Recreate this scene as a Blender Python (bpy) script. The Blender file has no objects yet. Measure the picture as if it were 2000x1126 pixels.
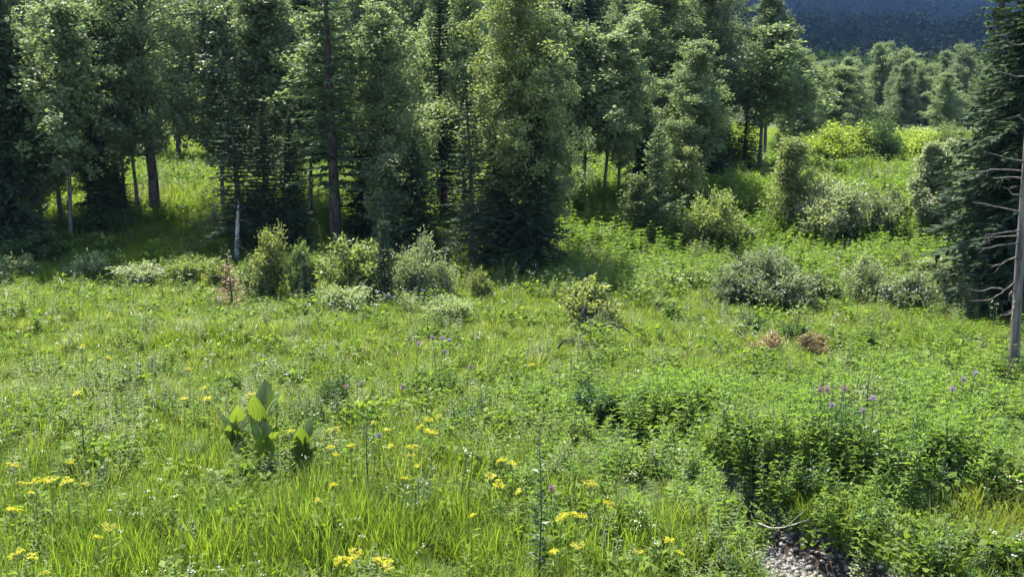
import bpy, math, random
import numpy as np
from mathutils import Vector, Matrix

# ------------------------------------------------------------------ camera, sky, sun, exposure
SC = bpy.context.scene
COL = SC.collection
R = math.radians
PITCH = math.atan(383 / 2000)
EYE = np.array([0.0, 0.0, 5.0])
cam_data = bpy.data.cameras.new("camera")
cam_data.lens = 36.0
cam_data.sensor_width = 36.0
cam_data.clip_start = 0.1
cam_data.clip_end = 6000
cam = bpy.data.objects.new("camera", cam_data)
cam.location = EYE
cam.rotation_euler = (math.pi / 2 - PITCH, 0, 0)
COL.objects.link(cam)
SC.camera = cam

SUN_AZ, SUN_EL = R(-32), R(63)          # ahead and to the left of the view, high
world = bpy.data.worlds.new("World")
SC.world = world
world.use_nodes = True
wn = world.node_tree
bg = wn.nodes["Background"]
sky = wn.nodes.new("ShaderNodeTexSky")
sky.sky_type = 'NISHITA'
sky.sun_disc = False
sky.sun_elevation = SUN_EL
sky.sun_rotation = SUN_AZ % (2 * math.pi)
sky.altitude = 400
wn.links.new(sky.outputs[0], bg.inputs[0])
bg.inputs[1].default_value = 0.15
sun_data = bpy.data.lights.new("sun", 'SUN')
sun_data.energy = 5.0
sun_data.angle = R(0.5)
sun_data.color = (1.0, 0.96, 0.88)
sun = bpy.data.objects.new("sun", sun_data)
sdir = Vector((math.sin(SUN_AZ) * math.cos(SUN_EL), math.cos(SUN_AZ) * math.cos(SUN_EL), math.sin(SUN_EL)))
sun.rotation_euler = (-sdir).to_track_quat('-Z', 'Y').to_euler()
COL.objects.link(sun)
SC.view_settings.view_transform = 'Standard'
SC.view_settings.look = 'None'
SC.view_settings.gamma = 1.0
SC.view_settings.use_curve_mapping = False
SC.view_settings.exposure = 2.0
cy = SC.cycles
cy.max_bounces = 8
cy.diffuse_bounces = 3
cy.glossy_bounces = 2
cy.transmission_bounces = 5
cy.transparent_max_bounces = 8
cy.volume_bounces = 0
cy.use_denoising = True
cy.caustics_reflective = False
cy.caustics_refractive = False

# ------------------------------------------------------------------ pixel -> world (the photo is 2000 x 1126)
FW = np.array([0, math.cos(PITCH), -math.sin(PITCH)])
UP = np.array([0, math.sin(PITCH), math.cos(PITCH)])
RT = np.array([1.0, 0, 0])


def ray(px, py):
    d = FW + RT * ((px - 1000) / 2000) + UP * ((563 - py) / 2000)
    return d / np.linalg.norm(d)


def flat_at(px, py, z=0.0):
    d = ray(px, py)
    t = (z - EYE[2]) / d[2]
    return EYE + d * t


# ------------------------------------------------------------------ terrain
def sstep(a, b, x):
    t = np.clip((np.asarray(x, float) - a) / (b - a), 0, 1)
    return t * t * (3 - 2 * t)


_nr = np.random.default_rng(5)
_ND = [(_nr.uniform(0, 2 * math.pi), _nr.uniform(0, 6.28)) for _ in range(9)]


def wob(x, y, wl, k=0):
    """smooth noise about -1..1 at wavelength wl"""
    s = 0
    for i in range(5):
        a, p = _ND[(i + k) % 9]
        f = 2 * math.pi / wl * (0.7 + 0.17 * i)
        s = s + np.sin((x * math.cos(a + k) + y * math.sin(a + k)) * f + p * (1 + k))
    return s / 3.2


STREAM_PX = [(2500, 1230), (2280, 1300), (2050, 1330), (1860, 1300), (1690, 1245), (1592, 1158), (1492, 1082), (1410, 1020), (1330, 975),
             (1262, 948), (1215, 915), (1165, 885), (1110, 868), (1040, 840), (960, 800)]
STREAM_W = [0.9, 0.85, 0.8, 0.85, 0.8, 0.72, 0.38, 0.20, 0.2, 0.46, 0.26, 0.30, 0.15, 0.1, 0.08]
STREAM = np.array([flat_at(px, py, -0.38)[:2] for px, py in STREAM_PX])
STREAM_W = np.array(STREAM_W)
_seg_n = 12
_sp, _sw = [], []
for i in range(len(STREAM) - 1):
    for k in range(_seg_n):
        t = k / _seg_n
        _sp.append(STREAM[i] * (1 - t) + STREAM[i + 1] * t)
        _sw.append(STREAM_W[i] * (1 - t) + STREAM_W[i + 1] * t)
_sp = np.array(_sp)
_k = np.array([1, 2, 3, 4, 5, 4, 3, 2, 1.0]); _k /= _k.sum()
_sp = np.stack([np.convolve(np.pad(_sp[:, c], 4, mode='edge'), _k, mode='valid') for c in (0, 1)], 1)
_sw = np.array(_sw)


def stream_dist(x, y):
    """distance to the bank line: negative inside the channel"""
    x = np.asarray(x, float); y = np.asarray(y, float)
    out = np.full(x.shape, 99.0)
    near = (y < 22) & (x > -3) & (y > 5)
    if near.any():
        xn, yn = x[near], y[near]
        d = np.sqrt((xn[:, None] - _sp[None, :, 0]) ** 2 + (yn[:, None] - _sp[None, :, 1]) ** 2) - _sw[None, :]
        out[near] = d.min(1)
    return out


WATER_Z = -0.435
HUMPS = []
for _px, _py, _rx, _ry, _h in [(1345, 1085, .7, .6, .26), (1400, 935, .8, .7, .28), (1540, 930, 1.1, .8, .34), (1750, 985, 1.0, .7, .34), (1880, 960, 1.3, 1.0, .25),
                               (1380, 850, 1.6, 1.0, .25), (1110, 985, .9, .6, .12), (1800, 860, 1.5, 1.2, .2), (1230, 830, .7, .6, .15), (60, 640, 3.0, 1.2, .18), (500, 665, 2.2, .7, .20)]:
    _q = flat_at(_px, _py)
    HUMPS.append((_q[0], _q[1], _rx, _ry, _h))


def terrain(x, y):
    x = np.atleast_1d(np.asarray(x, float)); y = np.atleast_1d(np.asarray(y, float))
    z = 0.07 * wob(x, y, 7, 1) + 0.035 * wob(x, y, 2.3, 2)
    z += 0.2 * wob(x, y, 28, 3) * sstep(20, 40, y)
    d = stream_dist(x, y)
    off = sstep(-.05, .55, d)
    for hx_, hy_, rx_, ry_, hh_ in HUMPS:
        z += off * hh_ * np.exp(-(((x - hx_) / rx_) ** 2 + ((y - hy_) / ry_) ** 2) ** 1.5)
    # a wooded slope climbs behind the trees on the left
    side = sstep(0.30, 0.02, x / np.maximum(y, 8))
    z += 20 * sstep(46, 170, y) * side
    z += 1.7 * sstep(25.5, 38, y + 1.2 * wob(x, y, 19, 2))
    # far valley side
    z += 26 * sstep(230, 480, y)
    z -= 0.44 * sstep(0.16, -0.12, d)
    return z


def tz(x, y):
    return float(terrain(x, y)[0])


def at(px, py):
    d = ray(px, py)
    t0 = 4.0
    t = t0
    while t < 600:
        p = EYE + d * t
        if p[2] <= tz(p[0], p[1]):
            lo, hi = t0, t
            for _ in range(18):
                m = (lo + hi) / 2
                p = EYE + d * m
                if p[2] <= tz(p[0], p[1]):
                    hi = m
                else:
                    lo = m
            p = EYE + d * hi
            return np.array([p[0], p[1], tz(p[0], p[1])])
        t0 = t
        t += max(0.15, t * 0.01)
    p = EYE + d * t
    return p


def depth(p):
    return float(np.dot(np.asarray(p) - EYE, FW))


def top_h(p, px, py):
    """height over p's ground of the point seen at px,py in the vertical plane through p"""
    d = ray(px, py)
    t = (p[1] - EYE[1]) / d[1]
    return float((EYE + d * t)[2] - p[2])


def wid(p, w):
    return w / 2000 * depth(p)


# ------------------------------------------------------------------ mesh helpers
def mk_mesh(name, V, quads=None, tris=None, mats=(), mat_q=None, smooth=True):
    V = np.asarray(V, np.float32).reshape(-1, 3)
    q = np.asarray(quads if quads is not None else [], np.int32).reshape(-1, 4)
    t = np.asarray(tris if tris is not None else [], np.int32).reshape(-1, 3)
    me = bpy.data.meshes.new(name)
    me.vertices.add(len(V))
    me.vertices.foreach_set("co", V.ravel())
    nl = q.size + t.size
    me.loops.add(nl)
    me.loops.foreach_set("vertex_index", np.concatenate([q.ravel(), t.ravel()]).astype(np.int32))
    npoly = len(q) + len(t)
    me.polygons.add(npoly)
    me.polygons.foreach_set("loop_start", np.concatenate([np.arange(len(q)) * 4, q.size + np.arange(len(t)) * 3]).astype(np.int32))
    if mat_q is not None:
        me.polygons.foreach_set("material_index", np.asarray(mat_q, np.int32))
    for m in mats:
        me.materials.append(m)
    me.update(calc_edges=True)
    if not smooth:
        me.shade_flat()
    return me


class Geo:
    def __init__(self):
        self.V, self.Q, self.T, self.qm, self.tm, self.n = [], [], [], [], [], 0

    def add(self, V, Q=None, T=None, m=0):
        V = np.asarray(V, float).reshape(-1, 3)
        if Q is not None and len(Q):
            Q = np.asarray(Q, int).reshape(-1, 4)
            self.Q.append(Q + self.n); self.qm.append(np.full(len(Q), m))
        if T is not None and len(T):
            T = np.asarray(T, int).reshape(-1, 3)
            self.T.append(T + self.n); self.tm.append(np.full(len(T), m))
        self.V.append(V); self.n += len(V)

    def mesh(self, name, mats, smooth=True):
        V = np.concatenate(self.V)
        Q = np.concatenate(self.Q) if self.Q else None
        T = np.concatenate(self.T) if self.T else None
        mi = np.concatenate((self.qm if self.qm else []) + (self.tm if self.tm else []))
        return mk_mesh(name, V, Q, T, mats, mi, smooth)

    def tube(self, pts, rad, n=6, m=0, cap=True):
        pts = np.asarray(pts, float); rad = np.asarray(rad, float) * np.ones(len(pts))
        tang = np.gradient(pts, axis=0)
        tang /= np.linalg.norm(tang, axis=1)[:, None] + 1e-9
        ref = np.array([1.0, 0.13, 0.0]) if abs(tang[0, 0]) < 0.8 else np.array([0, 1.0, 0.1])
        a = np.cross(tang, ref); a /= np.linalg.norm(a, axis=1)[:, None] + 1e-9
        b = np.cross(tang, a)
        th = np.arange(n) / n * 2 * math.pi
        ring = pts[:, None, :] + rad[:, None, None] * (a[:, None, :] * np.cos(th)[None, :, None] + b[:, None, :] * np.sin(th)[None, :, None])
        V = ring.reshape(-1, 3)
        Q = []
        k = len(pts)
        for i in range(k - 1):
            for j in range(n):
                Q.append([i * n + j, i * n + (j + 1) % n, (i + 1) * n + (j + 1) % n, (i + 1) * n + j])
        T = []
        if cap:
            V = np.vstack([V, pts[-1] + tang[-1] * rad[-1] * 0.6])
            for j in range(n):
                T.append([(k - 1) * n + j, (k - 1) * n + (j + 1) % n, k * n])
        self.add(V, Q, T, m)

    def leaves(self, P, A, N, L, W, m=0, bend=0.0, shoulder=0.42):
        """rhombic leaves: base P, axis A, face normal N"""
        P = np.asarray(P, float); n = len(P)
        if n == 0:
            return
        A = A / (np.linalg.norm(A, axis=1)[:, None] + 1e-9)
        S = np.cross(A, N); S /= np.linalg.norm(S, axis=1)[:, None] + 1e-9
        NN = np.cross(S, A)
        L = np.asarray(L, float) * np.ones(n); W = np.asarray(W, float) * np.ones(n)
        mid = P + A * (L * shoulder)[:, None]
        v1 = mid + S * (W / 2)[:, None] + NN * (W * 0.12)[:, None]
        v3 = mid - S * (W / 2)[:, None] + NN * (W * 0.12)[:, None]
        tip = P + A * L[:, None] - NN * (L * bend)[:, None]
        V = np.stack([P, v1, tip, v3], 1).reshape(-1, 3)
        Q = np.arange(n * 4).reshape(n, 4)
        self.add(V, Q, None, m)

    def blades(self, B, az, H, W, lean, curve, m=0, seg=(0, .4, .75, 1)):
        """grass blades: base B, azimuth az, length H, width W, lean at base, extra bend to the tip"""
        n = len(B)
        out = np.stack([np.cos(az), np.sin(az), np.zeros(n)], 1)
        sd = np.stack([-np.sin(az), np.cos(az), np.zeros(n)], 1)
        rows = []
        p = np.array(B, float)
        prev = 0
        for i, t in enumerate(seg):
            ang = lean + curve * t ** 1.6
            stp = (t - prev) * H
            p = p + out * (np.sin(ang) * stp)[:, None] + np.array([0, 0, 1.0]) * (np.cos(ang) * stp)[:, None]
            prev = t
            w = W * (0.7 + 0.6 * t * (1 - t)) * (1 - t ** 2.5) if t < 1 else W * 0
            if t < 1:
                rows.append(p + sd * (w / 2)[:, None]); rows.append(p - sd * (w / 2)[:, None])
            else:
                rows.append(p)
        V = np.stack(rows, 1)
        k = V.shape[1]
        base = np.arange(n)[:, None] * k
        Q = []
        for i in range(len(seg) - 2):
            Q.append(base + np.array([[2 * i, 2 * i + 1, 2 * i + 3, 2 * i + 2]]))
        Q = np.concatenate(Q)
        j = 2 * (len(seg) - 2)
        T = base + np.array([[j, j + 1, j + 2]])
        self.add(V.reshape(-1, 3), Q, T, m)


def unit(v):
    return v / (np.linalg.norm(v, axis=-1, keepdims=True) + 1e-9)


# ------------------------------------------------------------------ materials
def nodes_of(name):
    m = bpy.data.materials.new(name)
    m.use_nodes = True
    nt = m.node_tree
    nt.nodes.clear()
    out = nt.nodes.new("ShaderNodeOutputMaterial")
    return m, nt, out


def leaf_mat(name, c1, c2, trans=0.45, tcol=None, rough=0.5, tip=None, spec=0.2):
    """leaf: varies per leaf and per plant between c1 and c2; thin and lit through"""
    m, nt, out = nodes_of(name)
    N, L = nt.nodes, nt.links
    geo = N.new("ShaderNodeNewGeometry")
    oi = N.new("ShaderNodeObjectInfo")
    add = N.new("ShaderNodeMath"); add.operation = 'MULTIPLY_ADD'
    L.new(geo.outputs["Random Per Island"], add.inputs[0]); add.inputs[1].default_value = 0.6
    sc = N.new("ShaderNodeMath"); sc.operation = 'MULTIPLY'; sc.inputs[1].default_value = 0.4
    L.new(oi.outputs["Random"], sc.inputs[0])
    L.new(sc.outputs[0], add.inputs[2])
    ramp = N.new("ShaderNodeValToRGB")
    ramp.color_ramp.elements[0].color = (*c1, 1)
    ramp.color_ramp.elements[1].color = (*c2, 1)
    if tip:
        e = ramp.color_ramp.elements.new(0.93); e.color = (*c2, 1)
        ramp.color_ramp.elements[-1].color = (*tip, 1)
    L.new(add.outputs[0], ramp.inputs[0])
    bs = N.new("ShaderNodeBsdfPrincipled")
    bs.inputs["Roughness"].default_value = rough
    bs.inputs["Specular IOR Level"].default_value = spec
    L.new(ramp.outputs[0], bs.inputs["Base Color"])
    tr = N.new("ShaderNodeBsdfTranslucent")
    mul = N.new("ShaderNodeMix"); mul.data_type = 'RGBA'; mul.blend_type = 'MULTIPLY'
    mul.inputs[0].default_value = 1.0
    L.new(ramp.outputs[0], mul.inputs[6])
    mul.inputs[7].default_value = (*(tcol or (1.5, 1.6, 0.6)), 1)
    L.new(mul.outputs[2], tr.inputs[0])
    mx = N.new("ShaderNodeMixShader"); mx.inputs[0].default_value = trans
    L.new(bs.outputs[0], mx.inputs[1]); L.new(tr.outputs[0], mx.inputs[2])
    L.new(mx.outputs[0], out.inputs[0])
    return m


def bark_mat(name, c1, c2, scale=12, stretch=0.25, rough=0.9, thr=None):
    m, nt, out = nodes_of(name)
    N, L = nt.nodes, nt.links
    tc = N.new("ShaderNodeTexCoord")
    mp = N.new("ShaderNodeMapping"); mp.inputs["Scale"].default_value = (1, 1, stretch)
    L.new(tc.outputs["Object"], mp.inputs[0])
    no = N.new("ShaderNodeTexNoise"); no.inputs["Scale"].default_value = scale; no.inputs["Detail"].default_value = 5
    L.new(mp.outputs[0], no.inputs[0])
    ramp = N.new("ShaderNodeValToRGB")
    a, b = thr or (0.35, 0.65)
    ramp.color_ramp.elements[0].position = a; ramp.color_ramp.elements[1].position = b
    ramp.color_ramp.elements[0].color = (*c1, 1); ramp.color_ramp.elements[1].color = (*c2, 1)
    L.new(no.outputs[0], ramp.inputs[0])
    bs = N.new("ShaderNodeBsdfPrincipled"); bs.inputs["Roughness"].default_value = rough
    bs.inputs["Specular IOR Level"].default_value = 0.2
    L.new(ramp.outputs[0], bs.inputs["Base Color"])
    bp = N.new("ShaderNodeBump"); bp.inputs["Strength"].default_value = 0.6; bp.inputs["Distance"].default_value = 0.02
    L.new(no.outputs[0], bp.inputs["Height"]); L.new(bp.outputs[0], bs.inputs["Normal"])
    L.new(bs.outputs[0], out.inputs[0])
    return m


def two_tone(name, c1, c2, scale, rough=0.95, c3=None, bump=0.3):
    m, nt, out = nodes_of(name)
    N, L = nt.nodes, nt.links
    tc = N.new("ShaderNodeTexCoord")
    no = N.new("ShaderNodeTexNoise"); no.inputs["Scale"].default_value = scale; no.inputs["Detail"].default_value = 8
    no.inputs["Roughness"].default_value = 0.65
    L.new(tc.outputs["Object"], no.inputs[0])
    ramp = N.new("ShaderNodeValToRGB")
    ramp.color_ramp.elements[0].position = 0.35; ramp.color_ramp.elements[1].position = 0.66
    ramp.color_ramp.elements[0].color = (*c1, 1); ramp.color_ramp.elements[1].color = (*c2, 1)
    if c3:
        e = ramp.color_ramp.elements.new(0.5); e.color = (*c3, 1)
    L.new(no.outputs[0], ramp.inputs[0])
    bs = N.new("ShaderNodeBsdfPrincipled"); bs.inputs["Roughness"].default_value = rough
    bs.inputs["Specular IOR Level"].default_value = 0.2
    L.new(ramp.outputs[0], bs.inputs["Base Color"])
    bp = N.new("ShaderNodeBump"); bp.inputs["Strength"].default_value = bump; bp.inputs["Distance"].default_value = 0.05
    L.new(no.outputs[0], bp.inputs["Height"]); L.new(bp.outputs[0], bs.inputs["Normal"])
    L.new(bs.outputs[0], out.inputs[0])
    return m


M = {}
M['soil'] = two_tone("soil_and_moss", (0.03, 0.028, 0.014), (0.06, 0.095, 0.022), 3.0, c3=(0.04, 0.06, 0.017))
nt = M['soil'].node_tree
_b = nt.nodes["Principled BSDF"]; _r = _b.inputs["Base Color"].links[0].from_socket
_g = nt.nodes.new("ShaderNodeNewGeometry"); _s = nt.nodes.new("ShaderNodeSeparateXYZ"); nt.links.new(_g.outputs["Position"], _s.inputs[0])
_m = nt.nodes.new("ShaderNodeMapRange"); _m.inputs[1].default_value = -0.22; _m.inputs[2].default_value = -0.10; nt.links.new(_s.outputs[2], _m.inputs[0])
_x = nt.nodes.new("ShaderNodeMix"); _x.data_type = 'RGBA'; _x.inputs[6].default_value = (0.022, 0.016, 0.011, 1)
nt.links.new(_m.outputs[0], _x.inputs[0]); nt.links.new(_r, _x.inputs[7]); nt.links.new(_x.outputs[2], _b.inputs["Base Color"])
M['mountain'] = two_tone("mountain_slope", (0.006, 0.010, 0.007), (0.012, 0.02, 0.011), 0.05)  # slope colour kept very dark to carry the cloud shade
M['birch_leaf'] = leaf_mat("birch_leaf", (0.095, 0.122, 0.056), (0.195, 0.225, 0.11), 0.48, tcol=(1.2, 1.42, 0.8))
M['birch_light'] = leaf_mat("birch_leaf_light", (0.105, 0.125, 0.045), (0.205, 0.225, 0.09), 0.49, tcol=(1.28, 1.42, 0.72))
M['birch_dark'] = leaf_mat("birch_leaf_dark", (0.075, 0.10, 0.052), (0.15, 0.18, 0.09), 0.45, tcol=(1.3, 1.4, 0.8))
M['spruce'] = leaf_mat("spruce_needle", (0.026, 0.042, 0.024), (0.058, 0.082, 0.042), 0.22, tcol=(1.2, 1.3, 0.7), rough=0.7, spec=0.06)
M['fir'] = leaf_mat("fir_needle", (0.045, 0.068, 0.038), (0.095, 0.13, 0.065), 0.3, tcol=(1.2, 1.3, 0.7), rough=0.7, spec=0.08)
M['young_fir'] = leaf_mat("young_fir_needle", (0.085, 0.12, 0.06), (0.165, 0.21, 0.10), 0.42, tcol=(1.2, 1.3, 0.7))
M['rust_needle'] = leaf_mat("rust_needle", (0.13, 0.07, 0.045), (0.26, 0.155, 0.10), 0.3, tcol=(1.2, 1.1, 0.9))
M['dry_grass'] = leaf_mat("dry_grass", (0.15, 0.12, 0.055), (0.27, 0.20, 0.10), 0.35, tcol=(1.2, 1.1, 0.8))
M['willow'] = leaf_mat("willow_leaf", (0.12, 0.145, 0.075), (0.26, 0.285, 0.165), 0.42, tcol=(1.3, 1.4, 0.7), rough=0.45)
M['willow_dark'] = leaf_mat("dark_willow_leaf", (0.08, 0.10, 0.054), (0.19, 0.215, 0.12), 0.40, tcol=(1.3, 1.4, 0.7), rough=0.45)
M['bush_green'] = leaf_mat("shrub_leaf", (0.075, 0.105, 0.042), (0.16, 0.195, 0.075), 0.45, tcol=(1.35, 1.45, 0.7), tip=(0.30, 0.14, 0.05))
M['bush_yellow'] = leaf_mat("yellow_green_leaf", (0.10, 0.13, 0.042), (0.205, 0.235, 0.085), 0.45, tcol=(1.35, 1.45, 0.7))
M['bush_orange'] = leaf_mat("orange_tipped_leaf", (0.11, 0.135, 0.042), (0.22, 0.24, 0.08), 0.46, tcol=(1.35, 1.4, 0.7), tip=(0.42, 0.17, 0.05))
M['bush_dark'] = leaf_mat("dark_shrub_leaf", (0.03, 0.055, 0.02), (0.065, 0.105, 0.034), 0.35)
M['thicket'] = leaf_mat("thicket_leaf", (0.13, 0.175, 0.035), (0.25, 0.30, 0.07), 0.48)
M['pale_shrub'] = leaf_mat("pale_shrub_leaf", (0.13, 0.165, 0.075), (0.235, 0.275, 0.13), 0.42, tcol=(1.3, 1.4, 0.7))
M['grass'] = leaf_mat("grass_blade", (0.068, 0.116, 0.013), (0.185, 0.23, 0.036), 0.5, tcol=(1.35, 1.45, 0.6), rough=0.6, spec=0.12)
M['grass_pale'] = leaf_mat("pale_grass_blade", (0.14, 0.17, 0.045), (0.26, 0.28, 0.09), 0.46, tcol=(1.3, 1.35, 0.7), rough=0.4)
M['grass_yellow'] = leaf_mat("yellow_grass_blade", (0.12, 0.155, 0.02), (0.225, 0.25, 0.05), 0.5, tcol=(1.3, 1.3, 0.6), rough=0.42)
M['herb'] = leaf_mat("herb_leaf", (0.052, 0.095, 0.016), (0.15, 0.20, 0.04), 0.48, tcol=(1.35, 1.5, 0.55), rough=0.6, spec=0.12)
M['herb_bright'] = leaf_mat("bright_herb_leaf", (0.066, 0.122, 0.022), (0.17, 0.238, 0.052), 0.48, tcol=(1.35, 1.45, 0.5), rough=0.6, spec=0.12)
M['herb_grey'] = leaf_mat("grey_herb_leaf", (0.11, 0.14, 0.065), (0.21, 0.235, 0.125), 0.38, tcol=(1.3, 1.4, 0.7), rough=0.6, spec=0.12)
M['herb_dark'] = leaf_mat("dark_herb_leaf", (0.025, 0.055, 0.02), (0.06, 0.105, 0.035), 0.35, rough=0.42)
M['stem'] = leaf_mat("green_stem", (0.06, 0.10, 0.03), (0.11, 0.15, 0.05), 0.1)
M['dark_stem'] = leaf_mat("dark_stem", (0.03, 0.045, 0.02), (0.06, 0.08, 0.035), 0.05)
M['yellow'] = leaf_mat("yellow_petal", (0.36, 0.33, 0.006), (0.50, 0.46, 0.02), 0.35, tcol=(1.05, 1.0, 0.5))
M['yellow_old'] = leaf_mat("fading_yellow_petal", (0.24, 0.25, 0.02), (0.42, 0.36, 0.03), 0.35, tcol=(1.05, 1.0, 0.5))
M['white'] = leaf_mat("white_petal", (0.45, 0.46, 0.42), (0.66, 0.66, 0.58), 0.3, tcol=(1, 1, 1))
M['cream'] = leaf_mat("cream_petal", (0.55, 0.50, 0.28), (0.75, 0.68, 0.42), 0.3, tcol=(1, 1, .9))
M['purple'] = leaf_mat("purple_petal", (0.20, 0.13, 0.20), (0.36, 0.25, 0.34), 0.2, tcol=(1.1, 1, 1.1))
M['rose'] = leaf_mat("rose_petal", (0.24, 0.11, 0.14), (0.38, 0.22, 0.25), 0.2, tcol=(1.1, 1, 1.1))
M['veratrum'] = leaf_mat("pleated_leaf", (0.10, 0.145, 0.032), (0.15, 0.195, 0.048), 0.44, tcol=(1.35, 1.4, 0.5), rough=0.38, spec=0.5)
M['bark'] = bark_mat("conifer_bark", (0.022, 0.018, 0.015), (0.075, 0.06, 0.05))
M['grey_bark'] = bark_mat("grey_bark", (0.035, 0.033, 0.028), (0.105, 0.098, 0.086))
M['birch_bark'] = bark_mat("birch_bark", (0.045, 0.04, 0.036), (0.27, 0.26, 0.235), scale=11, stretch=1.6, thr=(0.40, 0.6))
M['dead_wood'] = bark_mat("dead_wood", (0.035, 0.029, 0.024), (0.125, 0.106, 0.088), scale=16, stretch=0.12, thr=(0.3, 0.6))
M['dark_wood'] = bark_mat("dark_wood", (0.018, 0.014, 0.012), (0.06, 0.045, 0.035))
M['twig'] = bark_mat("dry_twig", (0.25, 0.22, 0.18), (0.42, 0.38, 0.32), scale=20)
M['stone'] = two_tone("grey_stone", (0.07, 0.068, 0.055), (0.24, 0.23, 0.21), 9.0, rough=0.9, c3=(0.17, 0.165, 0.145), bump=0.9)
M['pebble'] = leaf_mat("pebble", (0.05, 0.042, 0.035), (0.22, 0.205, 0.185), 0.0, rough=0.4)

# water: lets the bed show through, mirrors the sky at a slant
m, nt, out = nodes_of("stream_water")
N, L = nt.nodes, nt.links
tr = N.new("ShaderNodeBsdfTransparent"); tr.inputs[0].default_value = (0.80, 0.78, 0.70, 1)
gl = N.new("ShaderNodeBsdfGlossy"); gl.inputs["Roughness"].default_value = 0.06
fr = N.new("ShaderNodeFresnel"); fr.inputs[0].default_value = 1.33
no = N.new("ShaderNodeTexNoise"); no.inputs["Scale"].default_value = 16; no.inputs["Detail"].default_value = 3
bp = N.new("ShaderNodeBump"); bp.inputs["Strength"].default_value = 0.5; bp.inputs["Distance"].default_value = 0.04
tc = N.new("ShaderNodeTexCoord"); L.new(tc.outputs["Object"], no.inputs[0])
L.new(no.outputs[0], bp.inputs["Height"]); L.new(bp.outputs[0], gl.inputs["Normal"]); L.new(bp.outputs[0], fr.inputs["Normal"])
mx = N.new("ShaderNodeMixShader"); L.new(fr.outputs[0], mx.inputs[0]); L.new(tr.outputs[0], mx.inputs[1]); L.new(gl.outputs[0], mx.inputs[2])
L.new(mx.outputs[0], out.inputs[0])
M['water'] = m


# ------------------------------------------------------------------ object helpers
def props(o, label=None, cat=None, group=None, kind=None):
    if label: o['label'] = label
    if cat: o['category'] = cat
    if group: o['group'] = group
    if kind: o['kind'] = kind
    return o


def obj(name, me, parent=None, mat=None):
    o = bpy.data.objects.new(name, me)
    COL.objects.link(o)
    if parent is not None:
        o.parent = parent
    if mat is not None:
        o.material_slots[0].link = 'OBJECT'
        o.material_slots[0].material = mat
    return o


def thing(name, loc, label, cat, group=None, rz=0.0, scale=(1, 1, 1)):
    o = bpy.data.objects.new(name, None)
    COL.objects.link(o)
    o.empty_display_size = 0.2
    o.location = loc
    o.rotation_euler = (0, 0, rz)
    o.scale = scale
    return props(o, label, cat, group)


# ------------------------------------------------------------------ the ground
rows = np.concatenate([np.linspace(-40, 7, 16), np.arange(7.12, 20, 0.11), np.arange(20, 50, 0.4), np.geomspace(50, 620, 70)])
cols = np.linspace(-1, 1, 420)
U, Y = np.meshgrid(cols, rows)
X = U * (0.78 * np.maximum(Y, 7) + 14)
Zt = terrain(X.ravel(), Y.ravel())
nr, nc = len(rows), len(cols)
idx = np.arange(nr * nc).reshape(nr, nc)
Q = np.stack([idx[:-1, :-1], idx[:-1, 1:], idx[1:, 1:], idx[1:, :-1]], -1).reshape(-1, 4)
g = obj("ground", mk_mesh("ground", np.stack([X.ravel(), Y.ravel(), Zt], 1), Q, None, [M['soil']]))
props(g, kind='structure')

# stream water: a ribbon just over the bed
lp, rp = [], []
tn = np.gradient(_sp, axis=0); tn /= np.linalg.norm(tn, axis=1)[:, None]
nn = np.stack([-tn[:, 1], tn[:, 0]], 1)
w = (_sw + 0.16)[:, None]
a, b = _sp - nn * w, _sp + nn * w
k = len(_sp)
V = np.concatenate([np.c_[a, np.full(k, WATER_Z)], np.c_[_sp, np.full(k, WATER_Z)], np.c_[b, np.full(k, WATER_Z)]])
Q = [[i, i + 1, k + i + 1, k + i] for i in range(k - 1)] + [[k + i, k + i + 1, 2 * k + i + 1, 2 * k + i] for i in range(k - 1)]
props(obj("stream_water", mk_mesh("stream_water", V, Q, None, [M['water']])), kind='structure')

# ------------------------------------------------------------------ mountain
def ridge_el(a):
    """elevation angle of the ridge against bearing x/y"""
    e = 0.108 + 0.012 * np.sin(a * 9 + 1.0) + 0.006 * np.sin(a * 23)
    e = e - 0.0135 * np.exp(-((a - 0.262) / 0.02) ** 2)
    return e


def mount(x, y):
    a = x / y
    zr = ridge_el(a) * 1050 + 5
    t = np.clip((y - 430) / 620, 0, 1)
    z = 14 + (zr - 14) * (t ** 1.15)
    z = z + 5 * wob(x, y, 130, 4) * sstep(0, .2, t) * sstep(1, .8, t)
    return np.where(y > 1050, zr - (y - 1050) * 0.5, z)


rows = np.linspace(430, 1250, 60); cols = np.linspace(-0.95, 0.95, 160)
U, Y = np.meshgrid(cols, rows); X = U * Y
nr, nc = len(rows), len(cols)
idx = np.arange(nr * nc).reshape(nr, nc)
Q = np.stack([idx[:-1, :-1], idx[:-1, 1:], idx[1:, 1:], idx[1:, :-1]], -1).reshape(-1, 4)
props(obj("mountain", mk_mesh("mountain", np.stack([X.ravel(), Y.ravel(), mount(X.ravel(), Y.ravel())], 1), Q, None, [M['mountain']])), kind='structure')

# ------------------------------------------------------------------ scattering with geometry nodes (stuff only)
_store = {}


def proto_collection(name, objs):
    c = bpy.data.collections.new(name)
    for i, me in enumerate(objs):
        o = bpy.data.objects.new("%s_piece_%02d" % (name, i), me)
        c.objects.link(o)
    return c


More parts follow.
